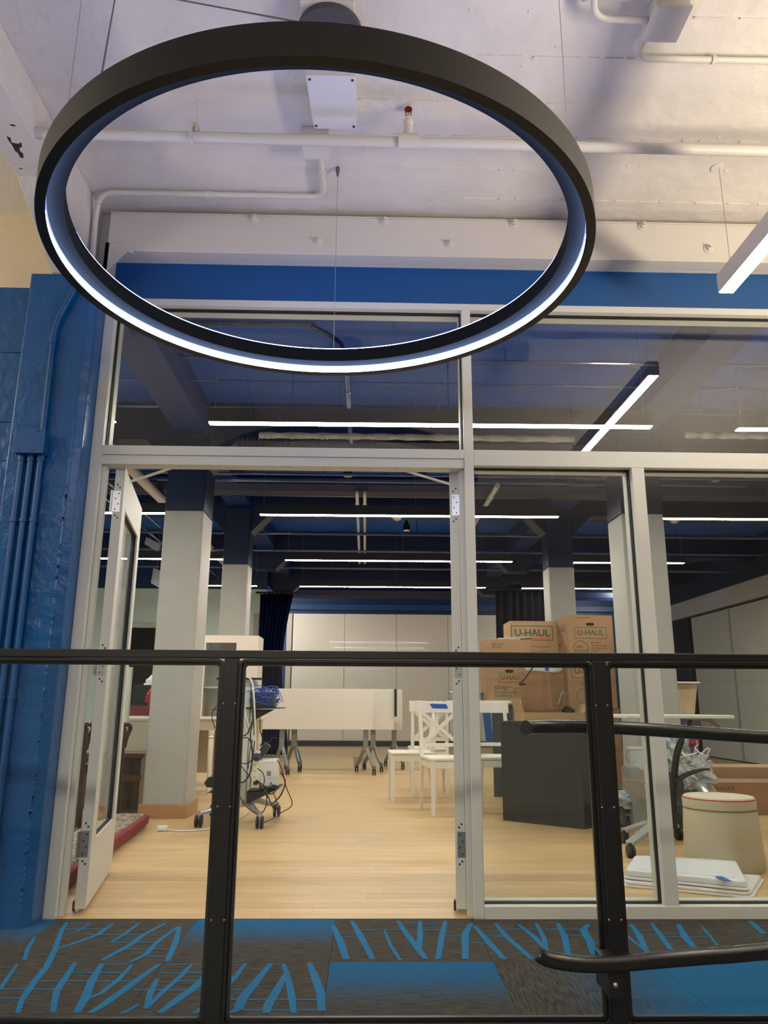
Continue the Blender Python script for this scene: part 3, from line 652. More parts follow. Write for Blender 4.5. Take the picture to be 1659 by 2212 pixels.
ypipe('pair conduit running away above the doorway, left one',-.12,4.7,9.2,3.28,.020,MC['pale_pipe']); ypipe('pair conduit running away above the doorway, right one',-.03,4.7,9.2,3.28,.020,MC['pale_pipe'])
ypipe('pale pipe running away behind the tall right window',1.45,4.4,9.2,3.30,.030,MC['pale_pipe'])
q=[P(230,697,Y=1.5),P(640,699,Y=1.5),P(675,706,Y=1.5),P(712,724,Y=1.48),P(736,742,Y=1.44),P(742,762,Y=1.40)]
t=thing('ceiling_conduit','dark conduit with a downward bend seen at the top of the left transom window','conduit',tuple(q[0])); B().tube(smooth(q),.017,10).build('pipe',M('dark_gloss_pipe',(26,32,52),.12,coat=1),t); B().tube([P(250,697,Y=1.5),P(250,697,Y=1.5)+Vector((0,0,.5))],.005,5).build('hanger_rod',NAVYP(),t); B().tube([P(620,699,Y=1.5),P(620,699,Y=1.5)+Vector((0,0,.5))],.005,5).build('hanger_rod',NAVYP(),t)
ypipe('single blue pipe running away behind the left transom window',-.16,1.3,3.0,3.30,.022)
for lb,xa_,xb_ in (('added pale tube for the worn beam edge low in the left transom window',560,1240),('added pale tube for the worn beam edge low at the right end of the right transom window',1480,1900)):  # tubes added in place of worn beam edge patches, contrast behind the lettering
    a=P(xa_,940,Y=2.2); c=P(xb_,944,Y=2.2); t=thing('beam_edge_tube',lb,'pipe',(a.x,2.2,a.z)); B().tube([(a.x+(c.x-a.x)*k/30,2.2,a.z) for k in range(31)],[.026+.005*math.sin(k*2.3) for k in range(31)],10).build('worn_edge',M('worn_edge',(176,170,160),.8,bump=.6,scale=20,var=.3,vs=9,dist=.02),t)
    for f in (.1,.6): B().tube([(a.x+(c.x-a.x)*f,2.2,a.z),(a.x+(c.x-a.x)*f,2.2,RCZ)],.005,5).build('hanger_rod',NAVYP(),t)
# black track lights
def spot(label,x,y_,z):
    t=thing('spotlight',label,'spotlight',(x,y_,z)); B().lathe([(.055,-.10),(.05,-.02),(.03,0),(.02,.03)],(x,y_,z),n=16).build('lamp_head',BLK(),t)
    B().lathe([(.048,-.101),(.046,-.099)],(x,y_,z),n=16).build('lens',M('lens',(200,200,205),.2),t); B().tube([(x,y_,z+.03),(x,y_,z+.12)],.012,8).build('stem',BLK(),t)
for lb,px,py,y_ in (('black ceiling spotlight above the doorway, left one',752,1022,4.62),('black ceiling spotlight above the doorway, right one',912,1020,4.62),('small black spotlight over the third ceiling pipe',878,1140,6.72),('black spotlight at the right end of the sprinkler pipe',1612,1026,4.62),('black spotlight beside the bent arm under the right ceiling',1545,1032,4.62)):
    p=P(px,py,Y=y_); spot(lb,p.x,y_,p.z+.06)
def det(label,px,py,y_):
    p=P(px,py,Y=y_); t=thing('smoke_detector',label,'smoke detector',(p.x,y_,p.z)); B().lathe([(.02,-.05),(.04,-.04),(.06,-.02),(.065,0),(.05,.0)],(p.x,y_,p.z+.03),n=18).build('cover',M('ivory',(226,216,190),.4),t)
    B().tube([(p.x,y_,p.z+.03),(p.x,y_,RCZ)],.01,6).build('stem',NAVYD(),t)
det('ivory smoke detector under the second pendant row above the doorway',858,1121,5.6); det('ivory smoke detector right of the near right column',1457,1127,5.6)
# hanging panels at left
for lb,(xa,ya,xb,yb_) in (('upper tilted white panel hung beyond the left door',(316,1160,345,1192)),('lower tilted white panel hung beyond the left door',(312,1214,342,1266))):
    a=P(xa,ya,Y=7.6); c=P(xb,yb_,Y=7.6)
    t=B().prism([(a.x,a.z),(c.x,a.z-.1),(c.x-.03,c.z),(a.x-.02,c.z+.12)],'y',7.6+.5*('lower' in lb),7.66+.5*('lower' in lb)).build('acoustic_baffle',M('baffle_pale',(170,176,190),.35,metal=.3)); setp(t,lb,'baffle')  # both panels share one pale grey-blue
    if True: B().tube([(a.x+.05,7.63+.5*('lower' in lb),a.z-.03),(a.x+.05,7.63+.5*('lower' in lb),RCZ)],.004,5).build('hanging_wire',STEEL(),t)

# ============================================================ FURNITURE
def blob(b,c,rad,seed,amp=.25,n=14,m=12,flat=True):
    rnd=random.Random(seed); ph=[(rnd.uniform(2,7),rnd.uniform(0,6),rnd.uniform(2,7),rnd.uniform(0,6)) for _ in range(5)]; vs=[]
    for i in range(m+1):
        th=math.pi*i/m
        for j in range(n):
            f=2*math.pi*j/n; k=1+amp*sum(math.sin(a*f+p)*math.sin(c_*th+q) for a,p,c_,q in [(round(x[0]),x[1],x[2],x[3]) for x in ph])/2.2+rnd.uniform(-amp,amp)*.35
            z=math.cos(th)*k
            if flat and z<-.8: z=-.8
            vs.append((c[0]+rad[0]*k*math.sin(th)*math.cos(f),c[1]+rad[1]*k*math.sin(th)*math.sin(f),c[2]+rad[2]*(z+.8 if flat else z)))
    fs=[]
    for i in range(m):
        for j in range(n): fs.append((i*n+j,(i+1)*n+j,(i+1)*n+(j+1)%n,i*n+(j+1)%n))
    return b.add(vs,fs,False)
# ---- white chairs with crossed backs
CW=M('chair_white',(226,222,208),.38,bump=.03,scale=20)
def chair(label,cx,cy,rz,tape=False,cross=True):
    t=thing('dining_chair',label,'chair',(cx,cy,0),'white wooden dining chairs',rz); ORG[t.name]=Vector((0,0,0))
    sw_,sd=.205,.205
    B().prism([(-.215,-.225),(.215,-.225),(.205,.215),(-.205,.215)],'z',.435,.462).build('seat',CW,t,bevel=.010,seg=3)
    for sx_ in (-1,1):
        x=sx_*.185
        b=B(); 
        # tapered front leg
        def tl(x0,x1,ya,yb_,z0,xa,xb,yc,yd,z1): b.add([(x0,ya,z0),(x1,ya,z0),(x1,yb_,z0),(x0,yb_,z0),(xa,yc,z1),(xb,yc,z1),(xb,yd,z1),(xa,yd,z1)],[(0,3,2,1),(4,5,6,7),(0,1,5,4),(1,2,6,5),(2,3,7,6),(3,0,4,7)])
        tl(x-.014,x+.014,-.215,-.187,0,x-.021,x+.021,-.222,-.180,.436); b.build('leg',CW,t,bevel=.003)
        b=B(); tl(x-.013,x+.013,.215,.243,0,x-.019,x+.019,.175,.213,.46)
        b.build('leg',CW,t,bevel=.003)
        b=B(); tl(x-.019,x+.019,.175,.211,.46,x-.015,x+.015,.245,.272,.86); b.build('back_post',CW,t,bevel=.003)
    for a in ((-.17,.17,-.212,-.192),(-.17,.17,.185,.203)): bx(a[0],a[1],a[2],a[3],.375,.434).build('apron',CW,t)
    for x in (-.195,.177): bx(x,x+.018,-.19,.19,.375,.434).build('apron',CW,t)
    # backrest pieces follow the rake
    def yz(z): return .192+(z-.46)/.4*.066
    b=B(); n=8; vs=[]
    for i in range(n+1):
        u=-1+2*i/n; x=.222*u; c=.018*(1-u*u); 
        for (z,dy) in ((.825,-.010),(.825,.012),(.925+.008*(u*u),.012),(.925+.008*(u*u),-.010)): vs.append((x,yz(z)+c+dy,z))
    fs=[(0,1,2,3),(4*n+3,4*n+2,4*n+1,4*n)]
    for i in range(n):
        for k in range(4): fs.append((4*i+k,4*i+4+k,4*i+4+(k+1)%4,4*i+(k+1)%4))
    tr_=b.add(vs,fs).build('top_rail',CW,t,bevel=.004)
    bx(-.175,.175,yz(.545)-.006,yz(.545)+.012,.53,.562).build('lower_rail',CW,t,bevel=.002)
    t.scale=(1,1,1.035)
    for s_ in (-1,1) if cross else ():
        b=B(); w=.016; za,zb=.555,.832; xa,xb=-.172*s_,.172*s_; d=Vector((zb-za,-(xb-xa))).normalized()*w; vs=[]
        for (x,z) in ((xa,za),(xb,zb)):
            for sg in (-1,1):
                for dy in (-.006,.008): vs.append((x+sg*d.x,yz(z)+dy+.002*s_,z+sg*d.y))
        b.add(vs,[(0,1,3,2),(4,6,7,5),(0,4,5,1),(2,3,7,6),(0,2,6,4),(1,5,7,3)]).build('cross_slat',CW,t)
    if tape:
        B().prism([(-.09,.905),(.075,.902),(.09,.862),(-.062,.866)],'y',yz(.88)-.0035,yz(.88)-.0015).build('tape',M('blue_tape',(30,88,190),.6),tr_)
        tr_.children[0].location=(0,.0,0)
    return t
chair('white cross backed chair facing the viewer with blue tape on its top rail',.745,3.46,math.radians(10),True)
chair('white cross backed chair turned sideways, its seat sticking out to the left',.47,4.28,math.radians(-88))
chair('white open backed chair seen between the window mullion and the black cabinet',1.20,3.62,math.radians(6),cross=False)
chair('white cross backed chair mostly hidden behind the taped chair',.70,5.02,math.radians(180))
# ---- counter table with cans
t=thing('side_table','white counter table holding steel cans and cardboard boxes behind the chairs','table',(1.3,4.95,0))
bx(.93,1.72,4.62,5.25,.945,.975).build('tabletop',CW,t,bevel=.003)
for x in (1.06,1.64):
    for y in (4.68,5.17): bx(x,x+.045,y,y+.045,0,.945).build('leg',CW,t)
for k,(px,lb) in enumerate(((976,'small steel can at the left end of the counter table'),(1036,'small steel can right of the mullion on the counter table'))):
    p=P(px,1500,Y=4.72); t=thing('steel_can',lb,'can',(p.x,4.72,.975)); B().lathe([(.045,0),(.045,.085),(.048,.088),(.046,.092)],(p.x,4.72,.975),n=20).build('can_body',STEEL(),t); B().lathe([(.03,.092),(.03,.097)],(p.x,4.72,.975),n=16).build('can_lid',STEEL(),t)
# ---- cardboard boxes
INK=M('green_ink',(70,92,62),.8); ORI=M('orange_ink',(222,120,70),.8); INKD=M('brown_ink',(104,84,60),.8); HOLE=M('box_hole',(34,24,18),.9)
def carton(label,cx,cy,z0,w,d,h,rz=0,prints=(),tape=True,open_=False,mat=None,tiltx=0,tilty=0,group='brown cardboard boxes'):
    mat=mat or CARD()
    t=thing('cardboard_box',label,'box',(cx,cy,z0),group,rz); t.rotation_euler=(tiltx,tilty,rz); ORG[t.name]=Vector((0,0,0))
    th=.005
    if open_:
        b=B(); b.box(-w/2,w/2,-d/2,-d/2+th,0,h); b.box(-w/2,w/2,d/2-th,d/2,0,h); b.box(-w/2,-w/2+th,-d/2+th,d/2-th,0,h); b.box(w/2-th,w/2,-d/2+th,d/2-th,0,h); b.box(-w/2+th,w/2-th,-d/2+th,d/2-th,0,th)
        b.build('box_body',mat,t)
        for fx in ((-1,.3),(1,.75)):
            s_=fx[0]; e=.12; a=fx[1]
            B().add([(s_*w/2,-d/2,h),(s_*w/2,d/2,h),(s_*(w/2+e*math.sin(a)),d/2-.02,h+e*math.cos(a)),(s_*(w/2+e*math.sin(a)),-d/2+.02,h+e*math.cos(a)),
                     (s_*(w/2-th),-d/2,h),(s_*(w/2-th),d/2,h),(s_*(w/2+e*math.sin(a)-th),d/2-.02,h+e*math.cos(a)+.002),(s_*(w/2+e*math.sin(a)-th),-d/2+.02,h+e*math.cos(a)+.002)],
                    [(0,1,2,3),(7,6,5,4),(0,4,5,1),(3,2,6,7),(0,3,7,4),(1,5,6,2)]).build('flap',mat,t)
    else:
        bx(-w/2,w/2,-d/2,d/2,0,h-.004).build('box_body',mat,t,bevel=.003)
        bx(-w/2+.001,w/2-.001,-d/2+.001,-.0015,h-.004,h).build('flap',mat,t); bx(-w/2+.001,w/2-.001,.0015,d/2-.001,h-.004,h).build('flap',mat,t)
    for pr in prints:
        kind=pr[0]; face=pr[1]
        if face=='f': m=Matrix.Translation((0,-d/2-.0006,0))@FRONT
        else: m=Matrix.Translation((-w/2-.0006,0,0))@Matrix(((0,0,-1,0),(-1,0,0,0),(0,1,0,0),(0,0,0,1)))
        x,z,s_=pr[2:5]
        if kind=='logo':
            text('lettering','U-HAUL',s_,INK,t,m@Matrix.Translation((x,z,0)),align='CENTER',bold=s_*.02)
            b=B(); W2,H2=s_*2.15,s_*.75; e=s_*.07; zc=z+s_*.30
            for q in ((x-W2,x+W2,zc+H2-e,zc+H2),(x-W2,x+W2,zc-H2-e*0,zc-H2+e),(x-W2,x-W2+e,zc-H2,zc+H2),(x+W2-e,x+W2,zc-H2,zc+H2)): b.box(q[0],q[1],q[2],q[3],0,.0006,m)
            b.build('print_frame',INK,t)
            if len(pr)>5 and pr[5]: B().box(x-W2*.8,x+W2*.8,zc-H2+e*2.2,zc-H2+e*4.6,0,.0006,m).build('print_stripe',ORI,t)
        elif kind=='hole':
            pts=[]; 
            for cx_,a0 in ((x+.03,-90),(x-.03,90)):
                for k in range(7): a=math.radians(a0+30*k); pts.append((cx_+.016*math.cos(a),z+.016*math.sin(a)))
            B().prism(pts,'z',0,.001,m).build('hand_hole',HOLE,t)
        elif kind=='text': text('lettering',pr[5],s_,INKD if len(pr)<7 else pr[6],t,m@Matrix.Translation((x,z,0)),bold=s_*.015)
        elif kind=='ring': 
            b=B(); n=28
            for k in range(n):
                a,c=2*math.pi*k/n,2*math.pi*(k+1)/n
                b.add([m@Vector((x+r*math.cos(q),z+r*math.sin(q),.0006)) for q,r in ((a,s_),(c,s_),(c,s_*.92),(a,s_*.92))],[(0,3,2,1)])
            b.build('print_ring',INK,t)
    return t
def boxat(px0,px1,pt,pb,y):   # world x0,x1,z1,z0 of a front face seen in the photograph at depth y
    a=P(px0,(pt+pb)/2,Y=y); c=P(px1,(pt+pb)/2,Y=y); return a.x,c.x,P((px0+px1)/2,pt,Y=y).z,P((px0+px1)/2,pb,Y=y).z
x0,x1,zt,_=boxat(1050,1150,1381,1505,4.68); w=x1-x0; hz=zt-.975
b_1=carton('tall printed cardboard box topped with white sheets, standing on the counter table',(x0+x1)/2,4.91,.975,w,.46,hz,0,
  [('logo','f',.02,hz*.34,.065,1),('hole','f',0,hz*.476,1),('text','f',-w*.36,hz*.90,.03,'MEDIANO'),('text','f',-w*.36,hz*.855,.03,'MOYEN'),('text','f',-w*.17,hz*.54,.018,'SHUTTLE CARRY'),('text','f',-w*.33,hz*.175,.055,'SAVE!',INK),('text','f',-w*.33,hz*.115,.032,'BOX BUY BACK',INK),('text','f',-w*.33,hz*.06,.032,'GUARANTEE',INK),('text','f',w*.1,hz*.18,.026,'BUY BACK'),('text','f',w*.1,hz*.12,.026,'UNUSED BOXES'),('text','f',w*.1,hz*.06,.026,'ANYTIME'),('ring','f',w*.0,hz*.13,.06)])
b=B(); random.seed(3)
for k in range(5):
    z=zt+.004+k*.006; a=random.uniform(-.3,.3); m=Matrix.Translation(((x0+x1)/2-.05+.05*k,4.9,z))@Matrix.Rotation(a,4,'Z')@Matrix.Rotation(random.uniform(-.03,.03),4,'Y'); b.box(-.16,.16,-.12,.12,0,.003,m)
setp(b.build('paper_sheets',M('paper',(226,222,222),.7)),'loose white sheets lying on top of the left printed box','paper')
# right hand stack
sx0,sx1=2.27,2.80
stack=[(0,.44,'bottom printed box of the tall right hand stack'),(.44,.90,'second lowest printed box of the tall right hand stack'),(.90,1.415,'third printed box up in the tall right hand stack'),(1.415,1.925,'top printed box with hand hole on the tall right hand stack')]
for k,(za,zb,lb) in enumerate(stack):
    h_=zb-za; w=.54-.02*(k%2); pr=[]
    if k==3: pr=[('hole','f',.0,h_*.80,1),('logo','f',0,h_*.56,.085,0),('logo','l',.0,h_*.66,.075,1),('text','f',-.15,h_*.93,.02,'SHUTTLE CARRY'),('ring','f',-.12,h_*.27,.085),('text','f',-.175,h_*.28,.035,'100%',INK),('text','f',-.185,h_*.2,.03,'BUY BACK',INK),('text','f',.0,h_*.38,.024,'BUY BACK'),('text','f',.0,h_*.32,.024,'UNUSED BOXES'),('text','f',.0,h_*.26,.024,'ANYTIME WITH'),('text','f',.0,h_*.20,.024,'RECEIPT'),('text','l',-.15,h_*.35,.05,'BUY IT')]
    if k==2: pr=[('logo','f',-.02,h_*.72,.095,1),('text','f',-.15,h_*.5,.02,'DEDICATED TO YOUR MOVE'),('ring','f',-.1,h_*.25,.08)]
    if k==1: pr=[('logo','f',.02,h_*.72,.085,1)]
    carton(lb,(sx0+sx1)/2+(.01,.02,-.005,0)[k],5.15,za,w,.48,h_,(0,.02,-.02,.03)[k],pr)
for k,(za,zb,lb) in enumerate([(0,.45,'lowest box of the middle stack behind the tilted box'),(.45,.92,'second box of the middle stack behind the tilted box'),(.92,1.38,'third box of the middle stack behind the tilted box'),(1.38,1.90,'top box of the middle stack with large green framed lettering')]):
    carton(lb,1.99,5.56,za,.56,.44,zb-za,.0,[('logo','f',-.02,(zb-za)*.66,.115,1),('text','f',-.15,(zb-za)*.40,.026,'DEDICATED TO YOUR MOVE'),('text','f',-.03,(zb-za)*.28,.03,'MOVING BOX')] if k==3 else (),mat=CARD2())
# open box and tilted box in front
carton('lower brown box under the open box, behind the black cabinet',1.86,4.22,0,.58,.44,.50,.03)
carton('open cardboard box with raised flaps behind the black cabinet',1.86,4.22,.50,.60,.44,.36,.03,open_=True,mat=CARD2())
tb=carton('plain cardboard box tilted on the open box, holding a white plastic tub',1.83,4.25,.885,.34,.34,.36,math.radians(-38),open_=False,mat=M('cardboard_dark',(146,108,74),.75,bump=.15,scale=70),tiltx=.05,tilty=-.04)
t=thing('plastic_tub','bluish white plastic tub tilted on top of the plain cardboard box','tub',(1.84,4.25,1.27),None,math.radians(-30)); ORG[t.name]=Vector()
TUBM=M('tub_white',(206,214,218),.3)
B().prism([(-.17,-.12),(.17,-.12),(.16,.12),(-.16,.12)],'z',0,.12).build('tub_body',TUBM,t,bevel=.02); B().box(-.18,.18,-.13,.13,.12,.135).build('rim',TUBM,t,bevel=.004); t.rotation_euler=(.12,.10,math.radians(-30))
B().prism([(.05,.02),(.09,.02),(.09,.09),(.05,.09)],'y',-.124,-.120).build('sticker',M('blue_tape'),t)
t=thing('strap','dark strap hanging over the left edge of the tilted box','strap',(1.62,4.1,1.25))
q=[P(x,y,Y=4.02) for x,y in ((1166,1424),(1152,1440),(1142,1455),(1130,1470),(1122,1478),(1135,1478))]
B().tube(smooth(q),.009,6).build('webbing',M('maroon_dark',(52,36,36),.7),t)
t=thing('clamp','chrome clamp with black base lying in the open box','clamp',(1.98,4.15,.9))
q=[P(x,y,Y=4.12) for x,y in ((1206,1522),(1212,1500),(1218,1496),(1224,1503),(1216,1514),(1222,1520),(1229,1504))]
B().tube(smooth(q),.006,6).build('wire_loop',STEEL(),t); blob(B(),(2.05,4.16,.84),(.06,.05,.045),4,.2).build('clamp_base',BLK(),t)
# ---- black cabinet
a=P(1087,1772,Z=0); c=P(1264,1792,Z=0); d=(c-a); d.z=0; wd_=d.length; rz=math.atan2(d.y,d.x); zt=P(1085,1562,Y=a.y).z
t=thing('black_cabinet','low charcoal cabinet seen from behind, standing in front of the white chair','cabinet',(a.x,a.y,0),None,rz); ORG[t.name]=Vector()
KM=M('charcoal',(44,47,46),.3,bump=.02,scale=30)
bx(.018,wd_-.018,.0,.012,.0,zt-.018).build('back_panel',KM,t); bx(0,.018,.0,.30,0,zt).build('side_panel',KM,t,bevel=.001); bx(wd_-.018,wd_,.0,.30,0,zt).build('side_panel',KM,t,bevel=.001)
bx(0,wd_,0,.30,zt,zt+.018).build('top_panel',KM,t,bevel=.001)
for z in (.06,.30,.55): bx(.018,wd_-.018,.012,.29,z,z+.016).build('shelf',KM,t)
# ---- storage tubs
TBM=M('tub_beige',(190,170,140),.3,var=.25,vs=5); LID=M('tub_lid',(216,210,196),.35)
for k,(za,zb,lb,mt) in enumerate([(0,.42,'bottom beige storage tub behind the near right column',TBM),(.42,.84,'middle storage tub with red and blue label behind the near right column',M('tub_mixed',(96,84,120),.35,var=.3,vs=7)),(.84,1.18,'top pale storage tub behind the near right column',TBM)]):
    t=thing('storage_tub',lb,'tub',(3.18,4.75,za),'storage tubs behind the column')
    B().add([(3.14,4.54,za),(3.50,4.54,za),(3.50,4.96,za),(3.14,4.96,za),(3.10,4.50,zb-.02),(3.54,4.50,zb-.02),(3.54,5.0,zb-.02),(3.10,5.0,zb-.02)],[(0,3,2,1),(4,5,6,7),(0,1,5,4),(1,2,6,5),(2,3,7,6),(3,0,4,7)]).build('tub_body',mt,t,bevel=.015)
    bx(3.08,3.56,4.48,5.02,zb-.02,zb).build('lid',LID,t,bevel=.006)
    if k==1: bx(3.36,3.50,4.505,4.512,za+.12,za+.30).build('red_label',M('red_label',(150,48,56),.6),t)
t=setp(blob(B(),(2.93,4.68,1.13),(.12,.13,.42),11,.12,18,14).build('plastic_bag',M('bag_white',(214,212,210),.3,bump=.4,scale=14,dist=.02)),'bulky white plastic wrapped bundle beside the top of the box stack','bag')
t=setp(blob(B(),(2.92,4.64,0),(.11,.12,.62),12,.18,18,14).build('plastic_bag',M('bag_dark',(72,66,62),.25,bump=.4,scale=14,dist=.02,var=.5,vs=9)),'tall dark plastic wrapped bundle between the boxes and the near right column','bag')
# ---- standing desk
t=thing('standing_desk','white topped height adjustable desk on casters behind the window mullion','desk',(2.15,1.9,0))
zd=.868; xl=P(1300,1540,Y=1.9).x; xr=P(1575,1540,Y=1.95).x
B().prism([(xl,1.95),(xl+.10,1.66),(xr-.10,1.66),(xr,1.95),(xr-.22,2.25),(xl+.10,2.25)],'z',zd-.022,zd).build('desktop',M('desk_white',(222,224,214),.35),t,bevel=.004)
B().prism([(xr-.42,zd-.022),(xr-.18,zd-.022),(xr-.14,zd-.06),(xr-.11,zd-.085),(xr-.13,zd-.09),(xr-.20,zd-.05)],'y',1.85,1.87).build('height_lever',M('lever_grey',(150,146,134),.5),t)
q=[P(x,y,Y=1.95) for x,y in ((1456,1790),(1455,1720),(1457,1670),(1462,1630),(1472,1600),(1486,1575))]; q.append(Vector((q[-1].x+.03,1.95,zd-.022)))
B().tube(smooth(q),[.024]*(len(smooth(q))-12)+[.016]*12,10).build('post',M('post_black',(30,30,30),.4),t)
q=[P(x,y,Y=1.92) for x,y in ((1458,1690),(1480,1675),(1510,1664),(1533,1661))]
B().tube(smooth(q),[.022-.0008*i for i in range(len(smooth(q)))],8).build('side_arm',MC['post_black'],t)
FO=ALU()
hub=P(1456,1795,Y=1.95); 
for (px,py) in ((1363,1853),(1350,1822),(1473,1820)):
    c=P(px,py,Z=0); c2=Vector((c.x,c.y,.085)); hb=Vector((hub.x-.05,2.0,.15))
    if px==1473: hb=Vector((hub.x-.1,2.05,.14)); c2=Vector((c.x+.02,c.y+.1,.095)); c=Vector((c.x+.02,c.y+.1,0))
    dd=(c2-hb).normalized(); sd=dd.cross(Vector((0,0,1))).normalized(); w0,w1=.045,.03
    vs=[]
    for p,w,h_ in ((hb,w0,.02),(c2,w1,.013)):
        for sgn in (-1,1):
            for zz in (-h_,h_): vs.append(p+sd*sgn*w+Vector((0,0,zz)))
    B().add(vs,[(0,1,3,2),(4,6,7,5),(0,4,5,1),(2,3,7,6),(0,2,6,4),(1,5,7,3)]).build('foot',FO,t,bevel=.006)
    cs=B().lathe([(.034,-.022),(.038,-.018),(.038,-.004),(.034,0)],(c.x+.0,c.y,.038),n=18,m=Matrix.Rotation(math.pi/2,4,'Y')).lathe([(.034,.004),(.038,.008),(.038,.02),(.034,.024)],(c.x,c.y,.038),n=18,m=Matrix.Rotation(math.pi/2,4,'Y'))
    cs.build('caster',BLK(),t); B().tube([(c.x,c.y,.04),(c2.x,c2.y,.085)],.012,8).build('caster_stem',BLK(),t)
# ---- clutter behind the desk
t=thing('bucket','white tub with handle standing on the cable pile left of the mullion','bucket',(1.98,2.7,.42))
p=P(1382,1635,Y=2.7); B().lathe([(.075,0),(.092,.13),(.097,.135),(.097,.15),(.09,.15)],(p.x,2.7,p.z-.075),n=24).build('bucket_body',M('tub_white'),t); B().tube([(p.x-.096,2.7,p.z+.06),(p.x-.12,2.69,p.z-.0),(p.x-.1,2.68,p.z-.04)],.004,5).build('handle',STEEL(),t)
bx(p.x-.12,p.x+.12,2.6,2.82,0,p.z-.077).build('grey_crate',M('crate_grey',(150,154,152),.4)); o=bpy.data.objects['grey_crate']; setp(o,'narrow grey crate under the white bucket','crate')
def wire(name,label,cat,pts,r,mat,y=None,grp=None):
    q=[P(x,yy,Y=d) for x,yy,d in pts]; t=setp(B().tube(smooth(q,5),r,6).build(name,mat),label,cat,grp); return t
HGM=M('hanger_cream',(222,214,190),.4)
def hanger(label,px,py,y,s,rot,mat):
    c=P(px,py,Y=y); m=Matrix.Translation(c)@Matrix.Rotation(rot,4,'Y')@Matrix.Rotation(.35,4,'Z'); pts=[(0,0,.10),(.02,0,.075),(.0,0,.05),(0,0,.0),(.20,0,-.09),(.19,0,-.11),(-.19,0,-.11),(-.20,0,-.09),(0,0,0)]
    t=thing('clothes_hanger',label,'hanger',tuple(c),'plastic clothes hangers'); B().tube([m@Vector((a*s,b_*s,q_*s)) for a,b_,q_ in pts],.0055,6).build('hanger_frame',mat,t)
WP=WPLA()
for lb,px,py,y,s,r,mt in (('cream clothes hanger leaning left of the mullion above the cable pile',1395,1665,2.5,1.0,-1.1,HGM),('white clothes hanger on top of the heap right of the mullion',1495,1640,2.6,.9,.5,WP),('cream clothes hanger lying flat in the heap right of the mullion',1500,1628,2.45,1.0,.25,HGM),('white hanger at the right edge of the heap',1515,1660,2.7,.8,2.4,WP),('peach tinted hanger low beside the mullion',1388,1690,2.45,.8,.6,M('peach',(214,170,140),.4))): hanger(lb,px,py,y,s,r,mt)
CLR=M('clear_wrap',(176,184,190),.12,bump=.5,scale=22,dist=.02,var=.5,vs=14,coat=.5)
CLD=M('dark_clutter',(70,72,70),.35,bump=.5,scale=18,dist=.02,var=.6,vs=16)
for lb,px,py,y,rad,sd_,mt in (('crumpled clear plastic wrap on top of the heap right of the mullion',1462,1628,2.62,(.10,.09,.12),21,CLR),('heap of clear plastic packets right of the mullion',1497,1690,2.62,(.15,.13,.15),22,CLR),('dark heap of mixed packets under the clear plastic',1475,1757,2.66,(.24,.16,.22),23,CLD),('low pile of dark cables and bags beside the railing post',1358,1752,2.78,(.18,.13,.10),24,CLD),('grey plastic bag over the dark cable pile',1365,1722,2.74,(.17,.12,.07),25,CLR)):
    c=P(px,py,Y=y); bot=0 if py>1750 else c.z-.08
    setp(blob(B(),(c.x,c.y,bot),rad,sd_,.30,26,18).build('plastic_heap',mt),lb,'plastic heap')
wire('cable','green cable lying across the plastic pile beside the railing post','cable',[(1320,1712,3.0),(1335,1704,3.0),(1360,1704,2.95),(1385,1712,2.95),(1400,1716,2.95)],.009,M('green_cable',(50,150,100),.4))
for k in range(7):
    rnd=random.Random(k+40); x0_=rnd.uniform(1330,1390); y0_=rnd.uniform(1725,1765)
    wire('cable','thin grey cable tangled in the floor pile beside the railing post','cable',[(x0_,y0_,2.9),(x0_+20,y0_-14,2.9),(x0_+38,y0_+4,2.85),(x0_+10,y0_+14,2.85),(x0_-12,y0_+2,2.9)],.004,M('grey_cord'),grp='grey cables in the pile')
for k in range(6):
    rnd=random.Random(k+60); x0_=rnd.uniform(1450,1505); y0_=rnd.uniform(1600,1690)
    wire('plastic_strip','narrow pale plastic strip sticking out of the heap right of the mullion','strip',[(x0_,y0_,2.45),(x0_+14,y0_+rnd.uniform(5,14),2.42),(x0_+30,y0_+rnd.uniform(15,30),2.4)],.006,WP,grp='pale strips in the heap')
# ---- long cartons at the right
def cart2(label,pl,pr_,pt,pb,dep,mat,pr=()):
    a=P(pl,pb,Z=0); y=a.y; x1_=a.x+1.3; z=P(pl,pt,Y=y).z; return a,y,z
a=P(1533,1760,Z=0); z1=P(1540,1690,Y=a.y).z
carton('long low cardboard carton on the floor behind the fabric stool','0' and a.x+.68,a.y+.19,0,1.36,.38,z1,0,[('text','f',-.62,z1*.75,.05,'FRAGILE')],group='long cartons at the right')
c=P(1520,1660,Y=a.y+.55); carton('second long carton lying behind the front one near the white panels',c.x+.70,a.y+.68,0,1.30,.40,c.z+.02,0,mat=CARD2(),group='long cartons at the right')
# ---- stool
cy_=P(1562,1893,Z=0).y+.228; cx_=P(1561,1820,Y=cy_).x; ht=P(1552,1712,Y=cy_+.2).z
t=thing('fabric_stool','round beige fabric stool with red piping in front of the long cartons','stool',(cx_,cy_,0))
FB=M('beige_canvas',(190,178,150),.85,bump=.3,scale=220,var=.05,vs=4,dist=.002)
FB2=M('beige_canvas_top',(204,194,170),.85,bump=.3,scale=220,dist=.002)
prof=[(.216,0),(.224,.02),(.224,.08),(.218,.14),(.213,.24),(.207,ht-.075),(.203,ht-.068)]
B().lathe(prof,(cx_,cy_,0),n=48).build('stool_body',FB,t)
B().lathe([(.201,ht-.066),(.207,ht-.06),(.208,ht-.012),(.203,ht-.004)],(cx_,cy_,0),n=48).build('lid_band',FB,t)
B().lathe([(.204,ht-.006),(.196,ht+.004),(.12,ht+.010),(.0,ht+.011)],(cx_,cy_,0),n=48).build('lid_top',FB2,t)
